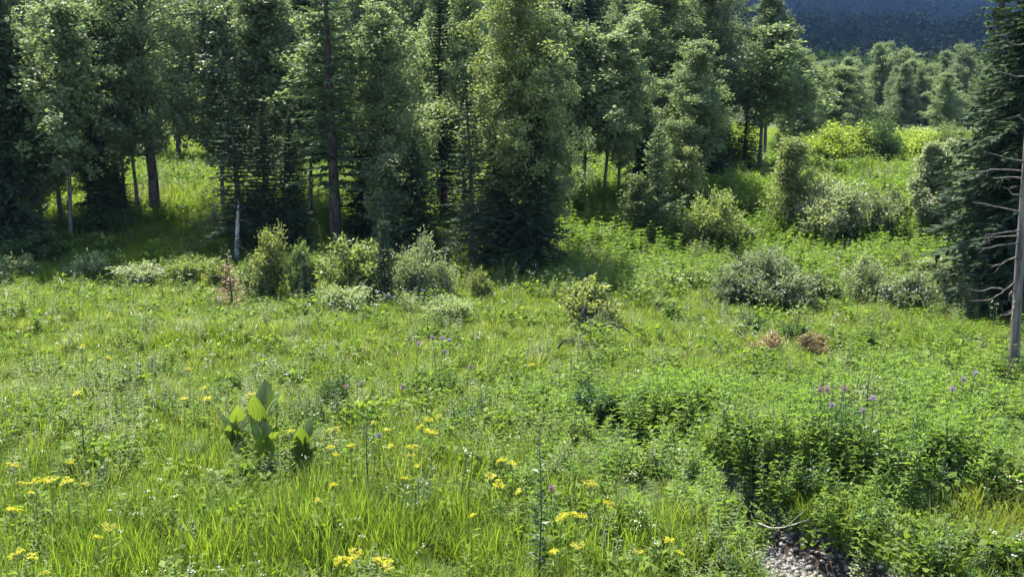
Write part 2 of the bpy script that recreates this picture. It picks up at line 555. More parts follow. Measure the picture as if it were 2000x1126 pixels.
def scatter(name, coll, P, rz, scale, idx, tilt=None, sz=None):
    n = len(P)
    me = bpy.data.meshes.new(name)
    me.vertices.add(n)
    me.vertices.foreach_set("co", np.asarray(P, np.float32).ravel())
    rot = np.zeros((n, 3), np.float32)
    if tilt is not None:
        rot[:, 0] = tilt[:, 0]; rot[:, 1] = tilt[:, 1]
    rot[:, 2] = rz
    s3 = np.stack([scale, scale, scale if sz is None else sz], 1).astype(np.float32)
    at_ = me.attributes.new("rot", 'FLOAT_VECTOR', 'POINT'); at_.data.foreach_set("vector", rot.ravel())
    at_ = me.attributes.new("scl", 'FLOAT_VECTOR', 'POINT'); at_.data.foreach_set("vector", s3.ravel())
    at_ = me.attributes.new("idx", 'INT', 'POINT'); at_.data.foreach_set("value", np.asarray(idx, np.int32))
    o = bpy.data.objects.new(name, me)
    COL.objects.link(o)
    ng = bpy.data.node_groups.new(name + "_scatter", 'GeometryNodeTree')
    ng.interface.new_socket("Geometry", in_out='INPUT', socket_type='NodeSocketGeometry')
    ng.interface.new_socket("Geometry", in_out='OUTPUT', socket_type='NodeSocketGeometry')
    N, L = ng.nodes, ng.links
    gi = N.new("NodeGroupInput"); go = N.new("NodeGroupOutput")
    ci = N.new("GeometryNodeCollectionInfo")
    ci.inputs["Collection"].default_value = coll
    ci.inputs["Separate Children"].default_value = True
    ci.inputs["Reset Children"].default_value = True
    ip = N.new("GeometryNodeInstanceOnPoints")
    ip.inputs["Pick Instance"].default_value = True

    def attr(nm, typ):
        a = N.new("GeometryNodeInputNamedAttribute"); a.data_type = typ
        a.inputs["Name"].default_value = nm
        return [s for s in a.outputs if s.enabled and s.name == "Attribute"][0]
    L.new(gi.outputs[0], ip.inputs["Points"])
    L.new(ci.outputs[0], ip.inputs["Instance"])
    L.new(attr("idx", 'INT'), ip.inputs["Instance Index"])
    e2r = N.new("FunctionNodeEulerToRotation")
    L.new(attr("rot", 'FLOAT_VECTOR'), e2r.inputs[0])
    L.new(e2r.outputs[0], ip.inputs["Rotation"])
    L.new(attr("scl", 'FLOAT_VECTOR'), ip.inputs["Scale"])
    L.new(ip.outputs[0], go.inputs[0])
    md = o.modifiers.new("scatter", 'NODES'); md.node_group = ng
    return props(o, kind='stuff')

# ------------------------------------------------------------------ meadow plants (small, uncountable)
def tuft(seed, n, h, w, spread, lean, curve, mat):
    r = np.random.default_rng(seed); g = Geo()
    ang = r.uniform(0, 6.28, n); rad = spread * np.sqrt(r.uniform(0, 1, n))
    B = np.stack([rad * np.cos(ang), rad * np.sin(ang), np.full(n, -0.05)], 1)
    g.blades(B, r.uniform(0, 6.28, n), h * r.uniform(.55, 1.1, n), w * r.uniform(.7, 1.3, n), np.abs(r.normal(0, lean, n)), r.uniform(0.2, 1, n) * curve)
    return g.mesh("tuft", [mat])


def leafy(seed, nst, h, ll, lw, spread, mat, stem, whorl=2, step=.06, bare=.25, up=.5, top=None, topmat=None):
    """a small clump of upright stems with lance or oval leaves in whorls"""
    r = np.random.default_rng(seed); g = Geo()
    P, A, Nn, LL, WW = [], [], [], [], []
    for s in range(nst):
        a = r.uniform(0, 6.28); d = spread * math.sqrt(r.uniform())
        hh = h * r.uniform(.65, 1.1)
        b = np.array([d * math.cos(a), d * math.sin(a), -.05])
        ln = np.array([math.cos(a), math.sin(a), 0]) * r.uniform(0, .22) + r.normal(0, .04, 3)
        pts = np.array([b + (np.array([0, 0, 1.0]) + ln * t) * hh * t for t in (0, .4, .75, 1)])
        g.tube(pts, [.004, .0035, .003, .002], 3, 1, cap=False)
        z = bare
        ph = r.uniform(0, 6.28)
        while z < 1.0:
            i = min(int(z * 3), 2)
            p = pts[0] + (pts[-1] - pts[0]) * z + np.array([0, 0, 0])
            p = b + (np.array([0, 0, 1.0]) + ln * z) * hh * z
            szf = (1 - .55 * (z - bare) / (1 - bare)) * r.uniform(.75, 1.15)
            for q in range(whorl):
                t = ph + q * 2 * math.pi / whorl + r.normal(0, .2)
                el = up * r.uniform(.3, 1.2) + (.5 * (z > .85))
                ax = np.array([math.cos(t) * math.cos(el), math.sin(t) * math.cos(el), math.sin(el)])
                P.append(p); A.append(ax); Nn.append(np.array([0, 0, 1.0]) + r.normal(0, .3, 3))
                LL.append(ll * szf); WW.append(lw * szf * r.uniform(.8, 1.2))
            ph += math.pi / whorl + r.normal(0, .15)
            z += step / hh * r.uniform(.8, 1.2)
        if top:
            k = top
            tp = pts[-1]
            pp = tp + r.normal(0, 1, (k, 3)) * np.array([.022, .022, .012])
            nn_ = r.normal(0, .5, (k, 3)) + np.array([0, -.4, 1.0])
            aa = np.cross(nn_, r.normal(0, 1, (k, 3)))
            g.leaves(pp, unit(aa), nn_, r.uniform(.012, .022, k), r.uniform(.012, .02, k), 2)
    g.leaves(np.array(P), np.array(A), np.array(Nn), np.array(LL), np.array(WW), 0, bend=.22)
    return g.mesh("leafy", [mat, stem] + ([topmat] if topmat else []))


def broad(seed, n, ll, lw, h, spread, mat):
    r = np.random.default_rng(seed); g = Geo()
    a = r.uniform(0, 6.28, n); d = spread * np.sqrt(r.uniform(0, 1, n))
    P = np.stack([d * np.cos(a), d * np.sin(a), h * r.uniform(.25, 1, n)], 1)
    el = r.uniform(-.2, .9, n)
    A = np.stack([np.cos(a) * np.cos(el), np.sin(a) * np.cos(el), np.sin(el)], 1) + r.normal(0, .25, (n, 3))
    Nn = np.tile([0, 0, 1.0], (n, 1)) + r.normal(0, .35, (n, 3))
    g.leaves(P, A, Nn, ll * r.uniform(.6, 1.15, n), lw * r.uniform(.7, 1.15, n), 0, bend=.15)
    return g.mesh("broad", [mat])


G = []
for i in range(4): G.append(tuft(10 + i, 34, .62, .016, .17, .18, .9, M['grass']))          # 0-3 tall grass
for i in range(3): G.append(tuft(20 + i, 48, .36, .014, .21, .32, 1.2, M['grass']))          # 4-6 short grass
for i in range(2): G.append(tuft(30 + i, 28, .52, .012, .18, .26, 1.1, M['grass_pale']))     # 7-8 pale grass
for i in range(2): G.append(tuft(40 + i, 44, .55, .012, .16, .25, 1.1, M['grass_yellow']))   # 9-10 yellowish grass
c_grass = proto_collection("grass_kind", G)
H = []
for i in range(3): H.append(leafy(50 + i, 6, .50, .13, .038, .17, M['herb'], M['stem'], 2, .05))        # 0-2 lance herb
for i in range(3): H.append(leafy(60 + i, 5, .60, .15, .034, .16, M['herb_bright'], M['stem'], 4, .065))  # 3-5 whorled bright herb
for i in range(2): H.append(broad(70 + i, 40, .13, .075, .34, .24, M['herb']))                            # 6-7 broad low leaves
for i in range(2): H.append(leafy(80 + i, 6, .5, .09, .030, .17, M['herb_grey'], M['stem'], 3, .045))    # 8-9 grey herb
for i in range(2): H.append(leafy(90 + i, 7, .60, .10, .035, .17, M['herb_dark'], M['dark_stem'], 2, .04))  # 10-11 dark herb
c_herb = proto_collection("herb_kind", H)
F = []
for i in range(3): F.append(leafy(100 + i, 3, .55, .05, .014, .14, M['herb'], M['stem'], 2, .09, top=7, topmat=M['white']))
for i in range(2): F.append(leafy(110 + i, 3, .55, .05, .014, .14, M['herb'], M['stem'], 2, .09, top=6, topmat=M['cream']))
c_flower = proto_collection("small_flower_kind", F)

rg = np.random.default_rng(7)


def field(dens, y0, y1, margin=3.0):
    """random ground points of an even density in the slice y0..y1 of the view"""
    x1 = .54 * y1 + margin
    n = int(dens * (y1 - y0) * 2 * x1)
    y = rg.uniform(y0, y1, n); x = rg.uniform(-x1, x1, n)
    keep = np.abs(x) < .54 * y + margin
    return x[keep], y[keep]


def join(parts):
    return np.concatenate([p[0] for p in parts]), np.concatenate([p[1] for p in parts])


def pix(x, y, z):
    """where a ground point falls in the photograph: used only to look up which kind of growth stands there"""
    d = np.stack([x, y, z - EYE[2]], 1)
    f = d @ FW
    return 1000 + 2000 * (d @ RT) / f, 563 - 2000 * (d @ UP) / f


def blob(px, py, cx, cyy, rx, ry):
    return np.exp(-(((px - cx) / rx) ** 2 + ((py - cyy) / ry) ** 2))


gx, gy = join([field(42, 7, 12), field(34, 12, 18), field(42, 18, 28), field(26, 28, 48), field(9, 48, 82)])
gz = terrain(gx, gy)
sd = stream_dist(gx, gy)
ok = sd > .12
gx, gy, gz, sd = gx[ok], gy[ok], gz[ok], sd[ok]
px, py = pix(gx, gy, gz)
n = len(gx)
far = np.sqrt(np.clip(gy / 24, .8, 3))
patch = wob(gx, gy, 3.2, 2) + .6 * wob(gx, gy, 1.3, 4)
tall = (.8 * blob(px, py, 350, 1150, 650, 190) + .7 * blob(px, py, 900, 1130, 350, 150) + .35 * sstep(.3, 1.0, wob(gx, gy, 4.5, 6))) * (1 - blob(px, py, 540, 900, 150, 70))
u = rg.uniform(0, 1, n)
kind = np.where(u < np.clip(tall, 0, .92), rg.integers(0, 4, n), rg.integers(4, 7, n))
pale = (rg.uniform(0, 1, n) < np.clip(.06 + .36 * sstep(.2, 1.1, wob(gx * .45, gy, 4, 5)), 0, 1)) & (py < 1000) & ~((px > 1040) & (py < 580))
kind = np.where(pale, rg.integers(7, 9, n), kind)
pale = pale
yel = rg.uniform(0, 1, n) < np.clip(.03 + .35 * blob(px, py, 1370, 985, 90, 60) + .6 * blob(px, py, 1960, 1000, 90, 90) + .3 * blob(px, py, 1830, 1080, 130, 60) + .25 * blob(px, py, 1650, 640, 160, 30), 0, 1)
kind = np.where(yel, rg.integers(9, 11, n), kind)
shade = (py < 545) & (py > 330)
hs = rg.uniform(.7, 1.15, n) * (1 + .2 * patch) * (1 - .35 * sstep(900, 700, py) * sstep(500, 560, py))
s = rg.uniform(.8, 1.2, n) * far * (1 + .1 * patch)
herbzone = np.clip(1.15 * blob(px, py, 1560, 900, 330, 110) + .9 * blob(px, py, 1250, 830, 200, 60) + .7 * blob(px, py, 1850, 820, 250, 150), 0, .93)
pool = np.maximum(blob(px, py, 1258, 978, 62, 55), np.maximum(blob(px, py, 1150, 895, 42, 16), np.maximum(np.maximum(blob(px, py, 1985, 1145, 70, 42), blob(px, py, 1975, 765, 45, 26)), blob(px, py, 1585, 1165, 105, 55))))
keep = (rg.uniform(0, 1, n) > herbzone * .75) & (rg.uniform(0, 1, n) > 1.8 * pool - .25)
scatter("meadow_grass", c_grass, np.stack([gx, gy, gz], 1)[keep], rg.uniform(0, 6.28, keep.sum()), s[keep], kind[keep],
        tilt=rg.normal(0, .09, (keep.sum(), 2)), sz=hs[keep])

hx, hy = join([field(30, 7, 12), field(30, 12, 18), field(22, 18, 28), field(13, 28, 48)])
hz = terrain(hx, hy); sd = stream_dist(hx, hy)
ok = (sd > np.where((hy > 11.6) & (hx < 3.4), -.6, -.08))
hx, hy, hz, sd = hx[ok], hy[ok], hz[ok], sd[ok]
px, py = pix(hx, hy, hz)
n = len(hx)
hzone = np.clip(.75 * sstep(1040, 1120, px) * sstep(370, 400, py) * sstep(600, 560, py) + 1.15 * blob(px, py, 1560, 900, 330, 110) + .9 * blob(px, py, 1250, 830, 200, 60) + .8 * blob(px, py, 1850, 820, 250, 150)
                + .6 * blob(px, py, 1200, 990, 200, 70), 0, 1)
bank = sstep(.5, .0, sd)
p = np.clip(.42 + .3 * wob(hx, hy, 2.6, 3) + .6 * hzone + .6 * bank - .1 * blob(px, py, 500, 1130, 500, 120), 0, 1) * (1 - .62 * sstep(840, 690, py) * (1 - .6 * hzone) * sstep(520, 570, py))
pool = np.maximum(blob(px, py, 1258, 978, 62, 55), np.maximum(blob(px, py, 1150, 895, 42, 16), np.maximum(np.maximum(blob(px, py, 1985, 1145, 70, 42), blob(px, py, 1975, 765, 45, 26)), blob(px, py, 1585, 1165, 105, 55))))
p = np.maximum(p, (sd < .9) & (sd > -.1) & (px > 1400) & (py < 1110))
keep = (rg.uniform(0, 1, n) < p) & (rg.uniform(0, 1, n) > 1.8 * pool - .25)
u = rg.uniform(0, 1, n)
kind = np.where(u < .45, rg.integers(0, 3, n), np.where(u < .75, rg.integers(6, 8, n), np.where(u < .97, rg.integers(8, 10, n), 10)))
slope = sstep(1040, 1120, px) * sstep(370, 400, py) * sstep(600, 560, py)
kind = np.where(rg.uniform(0, 1, n) < np.maximum(hzone * .85, .6 * slope), rg.integers(3, 6, n), kind)
dark = rg.uniform(0, 1, n) < .45 * blob(px, py, 1560, 960, 160, 60) + .35 * bank * (px > 1430) + .5 * blob(px, py, 1640, 870, 80, 40)
kind = np.where(dark, np.where(rg.uniform(0, 1, n) < .5, rg.integers(0, 3, n), rg.integers(10, 12, n)), kind)
grey = rg.uniform(0, 1, n) < .45 * blob(px, py, 1700, 800, 110, 60) + .35 * blob(px, py, 250, 780, 260, 80) + .3 * blob(px, py, 1250, 560, 400, 60)
kind = np.where(grey, rg.integers(8, 10, n), kind)
far = np.sqrt(np.clip(hy / 22, .8, 3))
s = rg.uniform(.7, 1.15, n) * far * (1 + .25 * hzone) * (1 + .22 * wob(hx, hy, 1.7, 5))
scatter("leafy_herbs", c_herb, np.stack([hx, hy, hz], 1)[keep], rg.uniform(0, 6.28, keep.sum()), s[keep], kind[keep], tilt=rg.normal(0, .08, (keep.sum(), 2)))

fx, fy = join([field(1.5, 7, 14), field(1.0, 14, 28)])
fz = terrain(fx, fy); sd = stream_dist(fx, fy); ok = (sd > .2) & (rg.uniform(0, 1, len(fx)) < np.clip(.5 + .6 * wob(fx, fy, 4, 1), 0, 1))
fx, fy, fz = fx[ok], fy[ok], fz[ok]
px, py = pix(fx, fy, fz)
scatter("small_flowers", c_flower, np.stack([fx, fy, fz], 1), rg.uniform(0, 6.28, len(fx)), rg.uniform(.8, 1.2, len(fx)) * np.sqrt(np.clip(fy / 15, .8, 3)), rg.integers(0, 5, len(fx)))

# gravel in the bed of the stream
PB = []
for i in range(5):
    r = np.random.default_rng(300 + i)
    th = np.linspace(0, 2 * math.pi, 7)[:-1]
    V = [[0, 0, .5]]
    for zz, rr in ((.3, .8), (-.1, 1.0), (-.5, .6)):
        V += [[rr * math.cos(t) * r.uniform(.7, 1.2), rr * math.sin(t) * r.uniform(.6, 1.0), zz * r.uniform(.7, 1.1)] for t in th]
    T = [[0, 1 + j, 1 + (j + 1) % 6] for j in range(6)]
    Qd = [[1 + 6 * a_ + j, 7 + 6 * a_ + j, 7 + 6 * a_ + (j + 1) % 6, 1 + 6 * a_ + (j + 1) % 6] for a_ in range(2) for j in range(6)]
    PB.append(mk_mesh("pebble", np.array(V) * .5, Qd, T, [M['pebble']]))
c_peb = proto_collection("pebble_kind", PB)
ii = rg.integers(30, 110, 26000)
off = rg.uniform(-1, 1, 26000) * (_sw[ii] + .05)
pp = _sp[ii] + nn[ii] * off[:, None] + rg.normal(0, .05, (26000, 2))
keep = (pp[:, 1] < 14) & (pp[:, 1] > 8)
pp = pp[keep]
scatter("stream_gravel", c_peb, np.c_[pp, terrain(pp[:, 0], pp[:, 1]) + rg.uniform(-.004, .012, len(pp))], rg.uniform(0, 6.28, len(pp)), rg.uniform(.016, .045, len(pp)) * rg.choice([1, 1, 1, 1, 1, 2.6], len(pp)), rg.integers(0, 5, len(pp)), tilt=rg.normal(0, .4, (len(pp), 2)))

# ------------------------------------------------------------------ trees: makers give (trunk mesh, crown mesh)
UPV = np.array([0, 0, 1.0])


def birch(seed, H, Rr, cb=.28, nleaf=16000, ls=.105, nl=44, mat='birch_leaf', bark='grey_bark', droop=.5, r0=None, dens=1.0):
    r = np.random.default_rng(seed); tg = Geo(); cg = Geo()
    nseg = 9
    tt = np.linspace(0, 1, nseg)
    wx = np.cumsum(r.normal(0, .012 * H, nseg)); wy = np.cumsum(r.normal(0, .012 * H, nseg))
    wx -= wx[0]; wy -= wy[0]
    tp = np.stack([wx * tt, wy * tt, tt * H - .1 * (tt == 0)], 1)
    r0 = r0 or .0085 * H
    tg.tube(tp, r0 * (1 - tt * .93), 8)

    def tr(t):
        return np.array([np.interp(t, tt, tp[:, c]) for c in range(3)])
    centers, rads = [], []
    az = r.uniform(0, 6.28)
    lob = r.uniform(.55, 1.25, 7)
    for i in range(nl):
        t = cb + (1 - cb) * ((i + r.uniform(0, 1)) / nl) ** .95 * .97
        az += 2.4 + r.normal(0, .35)
        f = (t - cb) / (1 - cb)
        prof = math.sin(math.pi * min(1, .16 + .80 * f) ** .8) ** .7 * (1.05 - .35 * f)
        Ln = Rr * max(.22, prof) * r.uniform(.65, 1.15) * lob[int(az / 6.28 * 7) % 7]
        el = R(r.uniform(38, 68)) + f * .25
        p = tr(t); d = np.array([math.cos(az), math.sin(az), 0])
        pts = [p]
        for k_ in range(4):
            e = el - droop * (k_ / 3) ** 2 * 1.7
            p = p + (d * math.cos(e) + UPV * math.sin(e)) * Ln / (4 * max(.6, math.cos(el))) + r.normal(0, .04 * Ln, 3)
            pts.append(p)
        pts = np.array(pts)
        tg.tube(pts, np.linspace(r0 * .32 * (1 - .6 * f), .006, 5), 4, cap=False)
        m_ = max(3, int(Ln / .24))
        for s in np.linspace(.30, 1.03, m_):
            q = np.array([np.interp(s * 4, range(5), pts[:, c]) for c in range(3)])
            for _ in range(2):
                centers.append(q + r.normal(0, 1, 3) * np.array([.17, .17, .24]) * (1 + Ln * .4)); rads.append(r.uniform(.10, .25) * (.7 + .25 * Ln))
    for _ in range(5):
        centers.append(tr(1.0) + r.normal(0, .12, 3)); rads.append(.2)
    C_ = np.array(centers); Ra = np.array(rads)
    pr = Ra ** 2; pr /= pr.sum()
    ch = r.choice(len(C_), nleaf, p=pr)
    n = nleaf
    o = r.normal(0, 1, (n, 3)) * np.array([.6, .6, .75])
    P = C_[ch] + o * Ra[ch][:, None]
    P[:, 2] -= np.abs(r.normal(0, .10, n)) * droop
    A = unit(o * np.array([1, 1, .3]) + r.normal(0, .7, (n, 3)) + np.array([0, 0, -.55]))
    Nn = unit(r.normal(0, .75, (n, 3)) + np.array([0, 0, .8]))
    L_ = ls * r.uniform(.7, 1.3, n)
    cg.leaves(P, A, Nn, L_, L_ * .72, 0, bend=.1)
    return tg.mesh("birch_trunk", [M[bark]]), cg.mesh("birch_crown", [M[mat]])


def conifer(seed, H, Rr, base=.06, step=.30, nb=6, mat='spruce', droop=.35, tw=.075, dead=0, gap=0.0, r0=None, dens=1.0, power=.85, shape='cone', dead_to=None):
    r = np.random.default_rng(seed); tg = Geo(); cg = Geo()
    r0 = r0 or .012 * H
    tt = np.linspace(0, 1, 8)
    tp = np.stack([np.cumsum(r.normal(0, .004 * H, 8)) * tt, np.cumsum(r.normal(0, .004 * H, 8)) * tt, tt * H - .1 * (tt == 0)], 1)
    tg.tube(tp, r0 * (1 - .96 * tt) + .004, 9)
    if dead_to is None:
        dead_to = base + .18
    for i in range(dead):
        t = r.uniform(.06, dead_to); az = r.uniform(0, 6.28); Ln = Rr * r.uniform(.35, .95)
        p = np.array([np.interp(t, tt, tp[:, c]) for c in range(3)]); d = np.array([math.cos(az), math.sin(az), r.uniform(-.35, .1)])
        pts = np.array([p, p + d * Ln * .5 + r.normal(0, .03, 3), p + d * Ln + UPV * r.uniform(-.1, .12) * Ln])
        tg.tube(pts, [.016, .010, .004], 3, 0, cap=False)
        for _ in range(3):
            q = p + d * Ln * r.uniform(.4, .9); e = d + r.normal(0, .6, 3)
            tg.tube(np.array([q, q + e * Ln * .12, q + e * Ln * .25]), [.006, .004, .002], 3, 0, cap=False)
    P, A, Nn, LL, WW = [], [], [], [], []
    z = base * H
    while z < H * .995:
        f = z / H
        fr_ = max(0.0, (f - base) / (1 - base))
        if shape == 'cone':
            Lr = Rr * (1 - fr_) ** power
        elif shape == 'column':
            Lr = Rr * min(1, 1.9 * (1 - fr_)) ** .8 * (.75 + .25 * math.sin(fr_ * 9))
        Lr = max(Lr, .10)
        a0 = r.uniform(0, 6.28)
        for b_ in range(nb):
            if r.uniform() < gap:
                continue
            az = a0 + b_ * 6.28 / nb + r.normal(0, .2)
            Ln = Lr * r.uniform(.6, 1.15)
            d = np.array([math.cos(az), math.sin(az), 0]); sdv = np.array([-d[1], d[0], 0])
            e0 = .45 * (fr_ ** 1.5) + .10 - droop * (1 - fr_) * .8
            p0 = np.array([np.interp(f, tt, tp[:, c]) for c in range(3)])
            ns = max(3, int(Ln / .11 * dens))
            ss = (np.arange(ns) + r.uniform(0, 1, ns)) / ns
            ax = p0 + d * (Ln * ss)[:, None] + UPV * (Ln * (ss * math.tan(e0) - droop * .55 * ss ** 2 + droop * .28 * ss ** 4))[:, None]
            for side in (-1, 1):
                tl = (.38 * (1 - ss) + .10) * Ln * r.uniform(.55, 1.2, ns) + .03
                ad = unit(d * (.75 + .5 * ss)[:, None] + sdv * side * (1.0 - .45 * ss)[:, None] + r.normal(0, .16, (ns, 3)) + UPV * (-.22 * droop - .05))
                P.append(ax); A.append(ad); Nn.append(np.tile(UPV, (ns, 1)) + r.normal(0, .5, (ns, 3))); LL.append(tl); WW.append(np.full(ns, tw) * r.uniform(.7, 1.3, ns))
            hn = max(1, int(ns * .9))
            hs = r.integers(0, ns, hn)
            P.append(ax[hs]); A.append(unit(r.normal(0, .45, (hn, 3)) + np.array([0, 0, -1.0]) * (.4 + droop) + d * .5)); Nn.append(unit(r.normal(0, 1, (hn, 3)))); LL.append(r.uniform(.05, .16, hn) * (1 + Ln * .5)); WW.append(np.full(hn, tw * .9))
            P.append(ax[-1:]); A.append(unit(d + UPV * (.15))[None]); Nn.append(UPV[None]); LL.append(np.array([.14 * Ln + .05])); WW.append(np.array([tw]))
        z += step * r.uniform(.75, 1.25) * (1 - .45 * fr_)
    top = np.array([tp[-1] - UPV * .1])
    P.append(top); A.append(UPV[None]); Nn.append(np.array([[0, 1.0, 0]])); LL.append(np.array([.5])); WW.append(np.array([tw]))
    cg.leaves(np.concatenate(P), np.concatenate(A), np.concatenate(Nn), np.concatenate(LL), np.concatenate(WW), 0, shoulder=.5)
    return tg.mesh("conifer_trunk", [M['bark']]), cg.mesh("conifer_crown", [M[mat]])


def shrub(seed, H, W, nst=12, nleaf=4200, ll=.135, lw=.06, mat='bush_green', flat=.0, open_=.0, up=.55, bark='dark_wood', r0=.016, crown0=.12):
    """many stems from one base, leaves in sprays along their outer parts"""
    r = np.random.default_rng(seed); tg = Geo(); cg = Geo()
    C_, D_ = [], []
    for s in range(nst):
        az = s * 2.4 + r.normal(0, .3)
        rr = W / 2 * math.sqrt((s + .5) / nst) * r.uniform(.65, 1.2)
        hh = H * (1 - .45 * (rr / (W / 2)) ** 2) * r.uniform(.5, 1.08)
        tip = np.array([rr * math.cos(az), rr * math.sin(az), hh])
        b0 = np.array([math.cos(az), math.sin(az), 0]) * rr * .18 + r.normal(0, .02, 3) * np.array([1, 1, 0])
        ts = np.linspace(0, 1, 5)
        pts = b0 + (tip - b0) * np.stack([ts ** 1.3, ts ** 1.3, ts ** .85], 1) + r.normal(0, .03 * W, (5, 3)) * ts[:, None] * np.array([1, 1, .5])
        pts[0, 2] = -.08
        tg.tube(pts, r0 * (1 - .8 * ts), 5, cap=False)
        nsub = 7
        for q in range(nsub):
            t = r.uniform(.25, .95)
            p = np.array([np.interp(t * 4, range(5), pts[:, c]) for c in range(3)])
            d = unit(np.array([math.cos(az), math.sin(az), .2]) * .5 + r.normal(0, .8, 3) + UPV * up)
            ln_ = .20 * (H + W) / 2 * r.uniform(.6, 1.3)
            tg.tube(np.array([p, p + d * ln_ * .5, p + d * ln_]), [r0 * .4, r0 * .25, .002], 3, cap=False)
            for v in np.linspace(.25, 1.1, 6):
                C_.append(p + d * ln_ * v); D_.append(d)
        for v in np.linspace(.45, 1.03, 7):
            C_.append(np.array([np.interp(v * 4, range(5), pts[:, c]) for c in range(3)])); D_.append(unit(pts[-1] - pts[-2]))
    C_ = np.array(C_); D_ = np.array(D_)
    ok_ = C_[:, 2] > H * crown0
    C_, D_ = C_[ok_], D_[ok_]
    ch = r.integers(0, len(C_), nleaf)
    sp = .045 * (H + W) / 2 + .02
    P = C_[ch] + r.normal(0, sp, (nleaf, 3))
    P[:, 2] = np.maximum(P[:, 2], .02)
    A = unit(D_[ch] * .8 + r.normal(0, .65, (nleaf, 3)))
    Nn = unit(r.normal(0, .7, (nleaf, 3)) + UPV * .7)
    L_ = ll * r.uniform(.65, 1.25, nleaf)
    cg.leaves(P, A, Nn, L_, L_ * lw / ll, 0, bend=.12)
    return tg.mesh("shrub_stems", [M[bark]]), cg.mesh("shrub_foliage", [M[mat]])


KIND = {}


def kind_(key, pair, H, W, pn=("trunk", "crown")):
    KIND[key] = (pair, H, W, pn)


for i in range(3): kind_("birch%d" % i, birch(400 + i, 11, 1.65, cb=.16, nleaf=34000, nl=64, ls=.118), 11, 3.6)
for i in range(2): kind_("tallbirch%d" % i, birch(410 + i, 14, bark=['birch_bark', 'grey_bark'][i], Rr=1.55, cb=.22, nleaf=34000, nl=70, ls=.118), 14, 3.3)
kind_("thinbirch0", birch(420, 9, 1.15, cb=.34, nleaf=10000, nl=36, ls=.15, bark='grey_bark'), 9, 2.1)
kind_("thinbirch1", birch(421, 9, 1.25, cb=.26, nleaf=11000, nl=36, ls=.15), 9, 2.3)
kind_("youngbirch0", birch(430, 4.2, .75, cb=.06, nleaf=8000, nl=34, ls=.11, mat='birch_light', bark='grey_bark', droop=.2), 4.2, 1.45)
kind_("youngbirch1", birch(431, 4.2, .95, cb=.08, nleaf=26000, nl=34, ls=.11, mat='birch_light', bark='grey_bark', droop=.3), 4.2, 1.8)
kind_("larch", birch(440, 16, 1.9, cb=.45, nleaf=16000, nl=46, mat='birch_light', bark='bark', ls=.10, droop=.6, r0=.165), 16, 3.2)
kind_("spruce0", conifer(500, 9, 1.35, base=.06, dead=26, step=.22, tw=.11, nb=7, dens=1.3), 9, 2.6)
kind_("spruce1", conifer(501, 9, 1.55, base=.03, droop=.5, dead=16, step=.21, tw=.12, nb=7, dens=1.3, power=.7), 9, 3.0)
kind_("spruce2", conifer(502, 9, 1.15, base=.12, gap=.18, dead=80, dead_to=.5, tw=.10, step=.24), 9, 2.2)
kind_("fir0", conifer(510, 13, 1.35, base=.20, step=.36, nb=6, mat='fir', droop=.3, gap=.1, tw=.10, dead=20, power=.6, r0=.15), 13, 2.6)
kind_("fir1", conifer(511, 13, .95, base=.03, step=.26, nb=7, mat='fir', droop=.45, shape='column', power=.7, tw=.11), 13, 1.9)
kind_("bigfir", conifer(512, 15, 1.6, base=.03, step=.17, nb=10, mat='spruce', droop=.7, dead=30, shape='column', power=.7, r0=.24, tw=.075, dens=1.7), 15, 3.4)
kind_("youngfir", conifer(520, 3.6, .80, base=.03, step=.13, nb=8, mat='young_fir', droop=-.42, tw=.055, dens=1.8, shape='column', gap=.2), 3.6, 1.4)
kind_("deadsapling", conifer(522, 1.6, .42, base=.05, step=.15, nb=6, mat="rust_needle", droop=-.15, tw=.036, dens=1.6, gap=.32, dead=10, dead_to=.9), 1.6, .8)
kind_("sapling", conifer(521, 1.6, .42, base=.02, step=.08, nb=7, mat='fir', droop=-.2, tw=.038, dens=2.2), 1.6, .8)
SH = ("stems", "foliage")
kind_("roundbush0", shrub(600, 1.5, 1.5, 16, 5200), 1.5, 1.5, SH)
kind_("roundbush1", shrub(601, 1.5, 1.5, 14, 4200, mat='bush_yellow'), 1.5, 1.5, SH)
kind_("orangebush", shrub(602, 1.3, 1.4, 14, 3600, ll=.14, lw=.065, mat='bush_orange', crown0=.2), 1.3, 1.4, SH)
kind_("columnbush", shrub(603, 2.0, .85, 14, 5200, mat='bush_orange', up=.8, ll=.09, lw=.05), 2.0, .85, SH)
kind_("willow0", shrub(610, 1.5, 2.2, 18, 5200, ll=.15, lw=.046, mat='willow'), 1.5, 2.2, SH)
kind_("willow1", shrub(611, 2.4, 3.0, 24, 10500, ll=.19, lw=.068, mat='willow', crown0=.25), 2.4, 3.0, SH)
kind_("openbush", shrub(612, 2.4, 3.0, 14, 7000, ll=.19, lw=.085, mat='bush_yellow', crown0=.25, r0=.035), 2.4, 3.0, SH)
kind_("lowshrub0", shrub(620, .75, 1.2, 14, 2400, ll=.10, lw=.036, mat='pale_shrub', r0=.008, up=.9), .75, 1.2, SH)
kind_("lowshrub1", shrub(621, .75, .8, 9, 1300, ll=.10, lw=.042, mat='pale_shrub', r0=.008, up=.9), .75, .8, SH)
kind_("darkclump", shrub(630, .7, .7, 10, 1500, ll=.085, lw=.03, mat='bush_dark', r0=.008, up=.9), .7, .7, SH)
kind_("leafbush", shrub(640, 3.4, 4.6, 24, 13000, ll=.16, lw=.085, mat='bush_green', crown0=.12, r0=.04), 3.4, 4.6, SH)
random.seed(11)


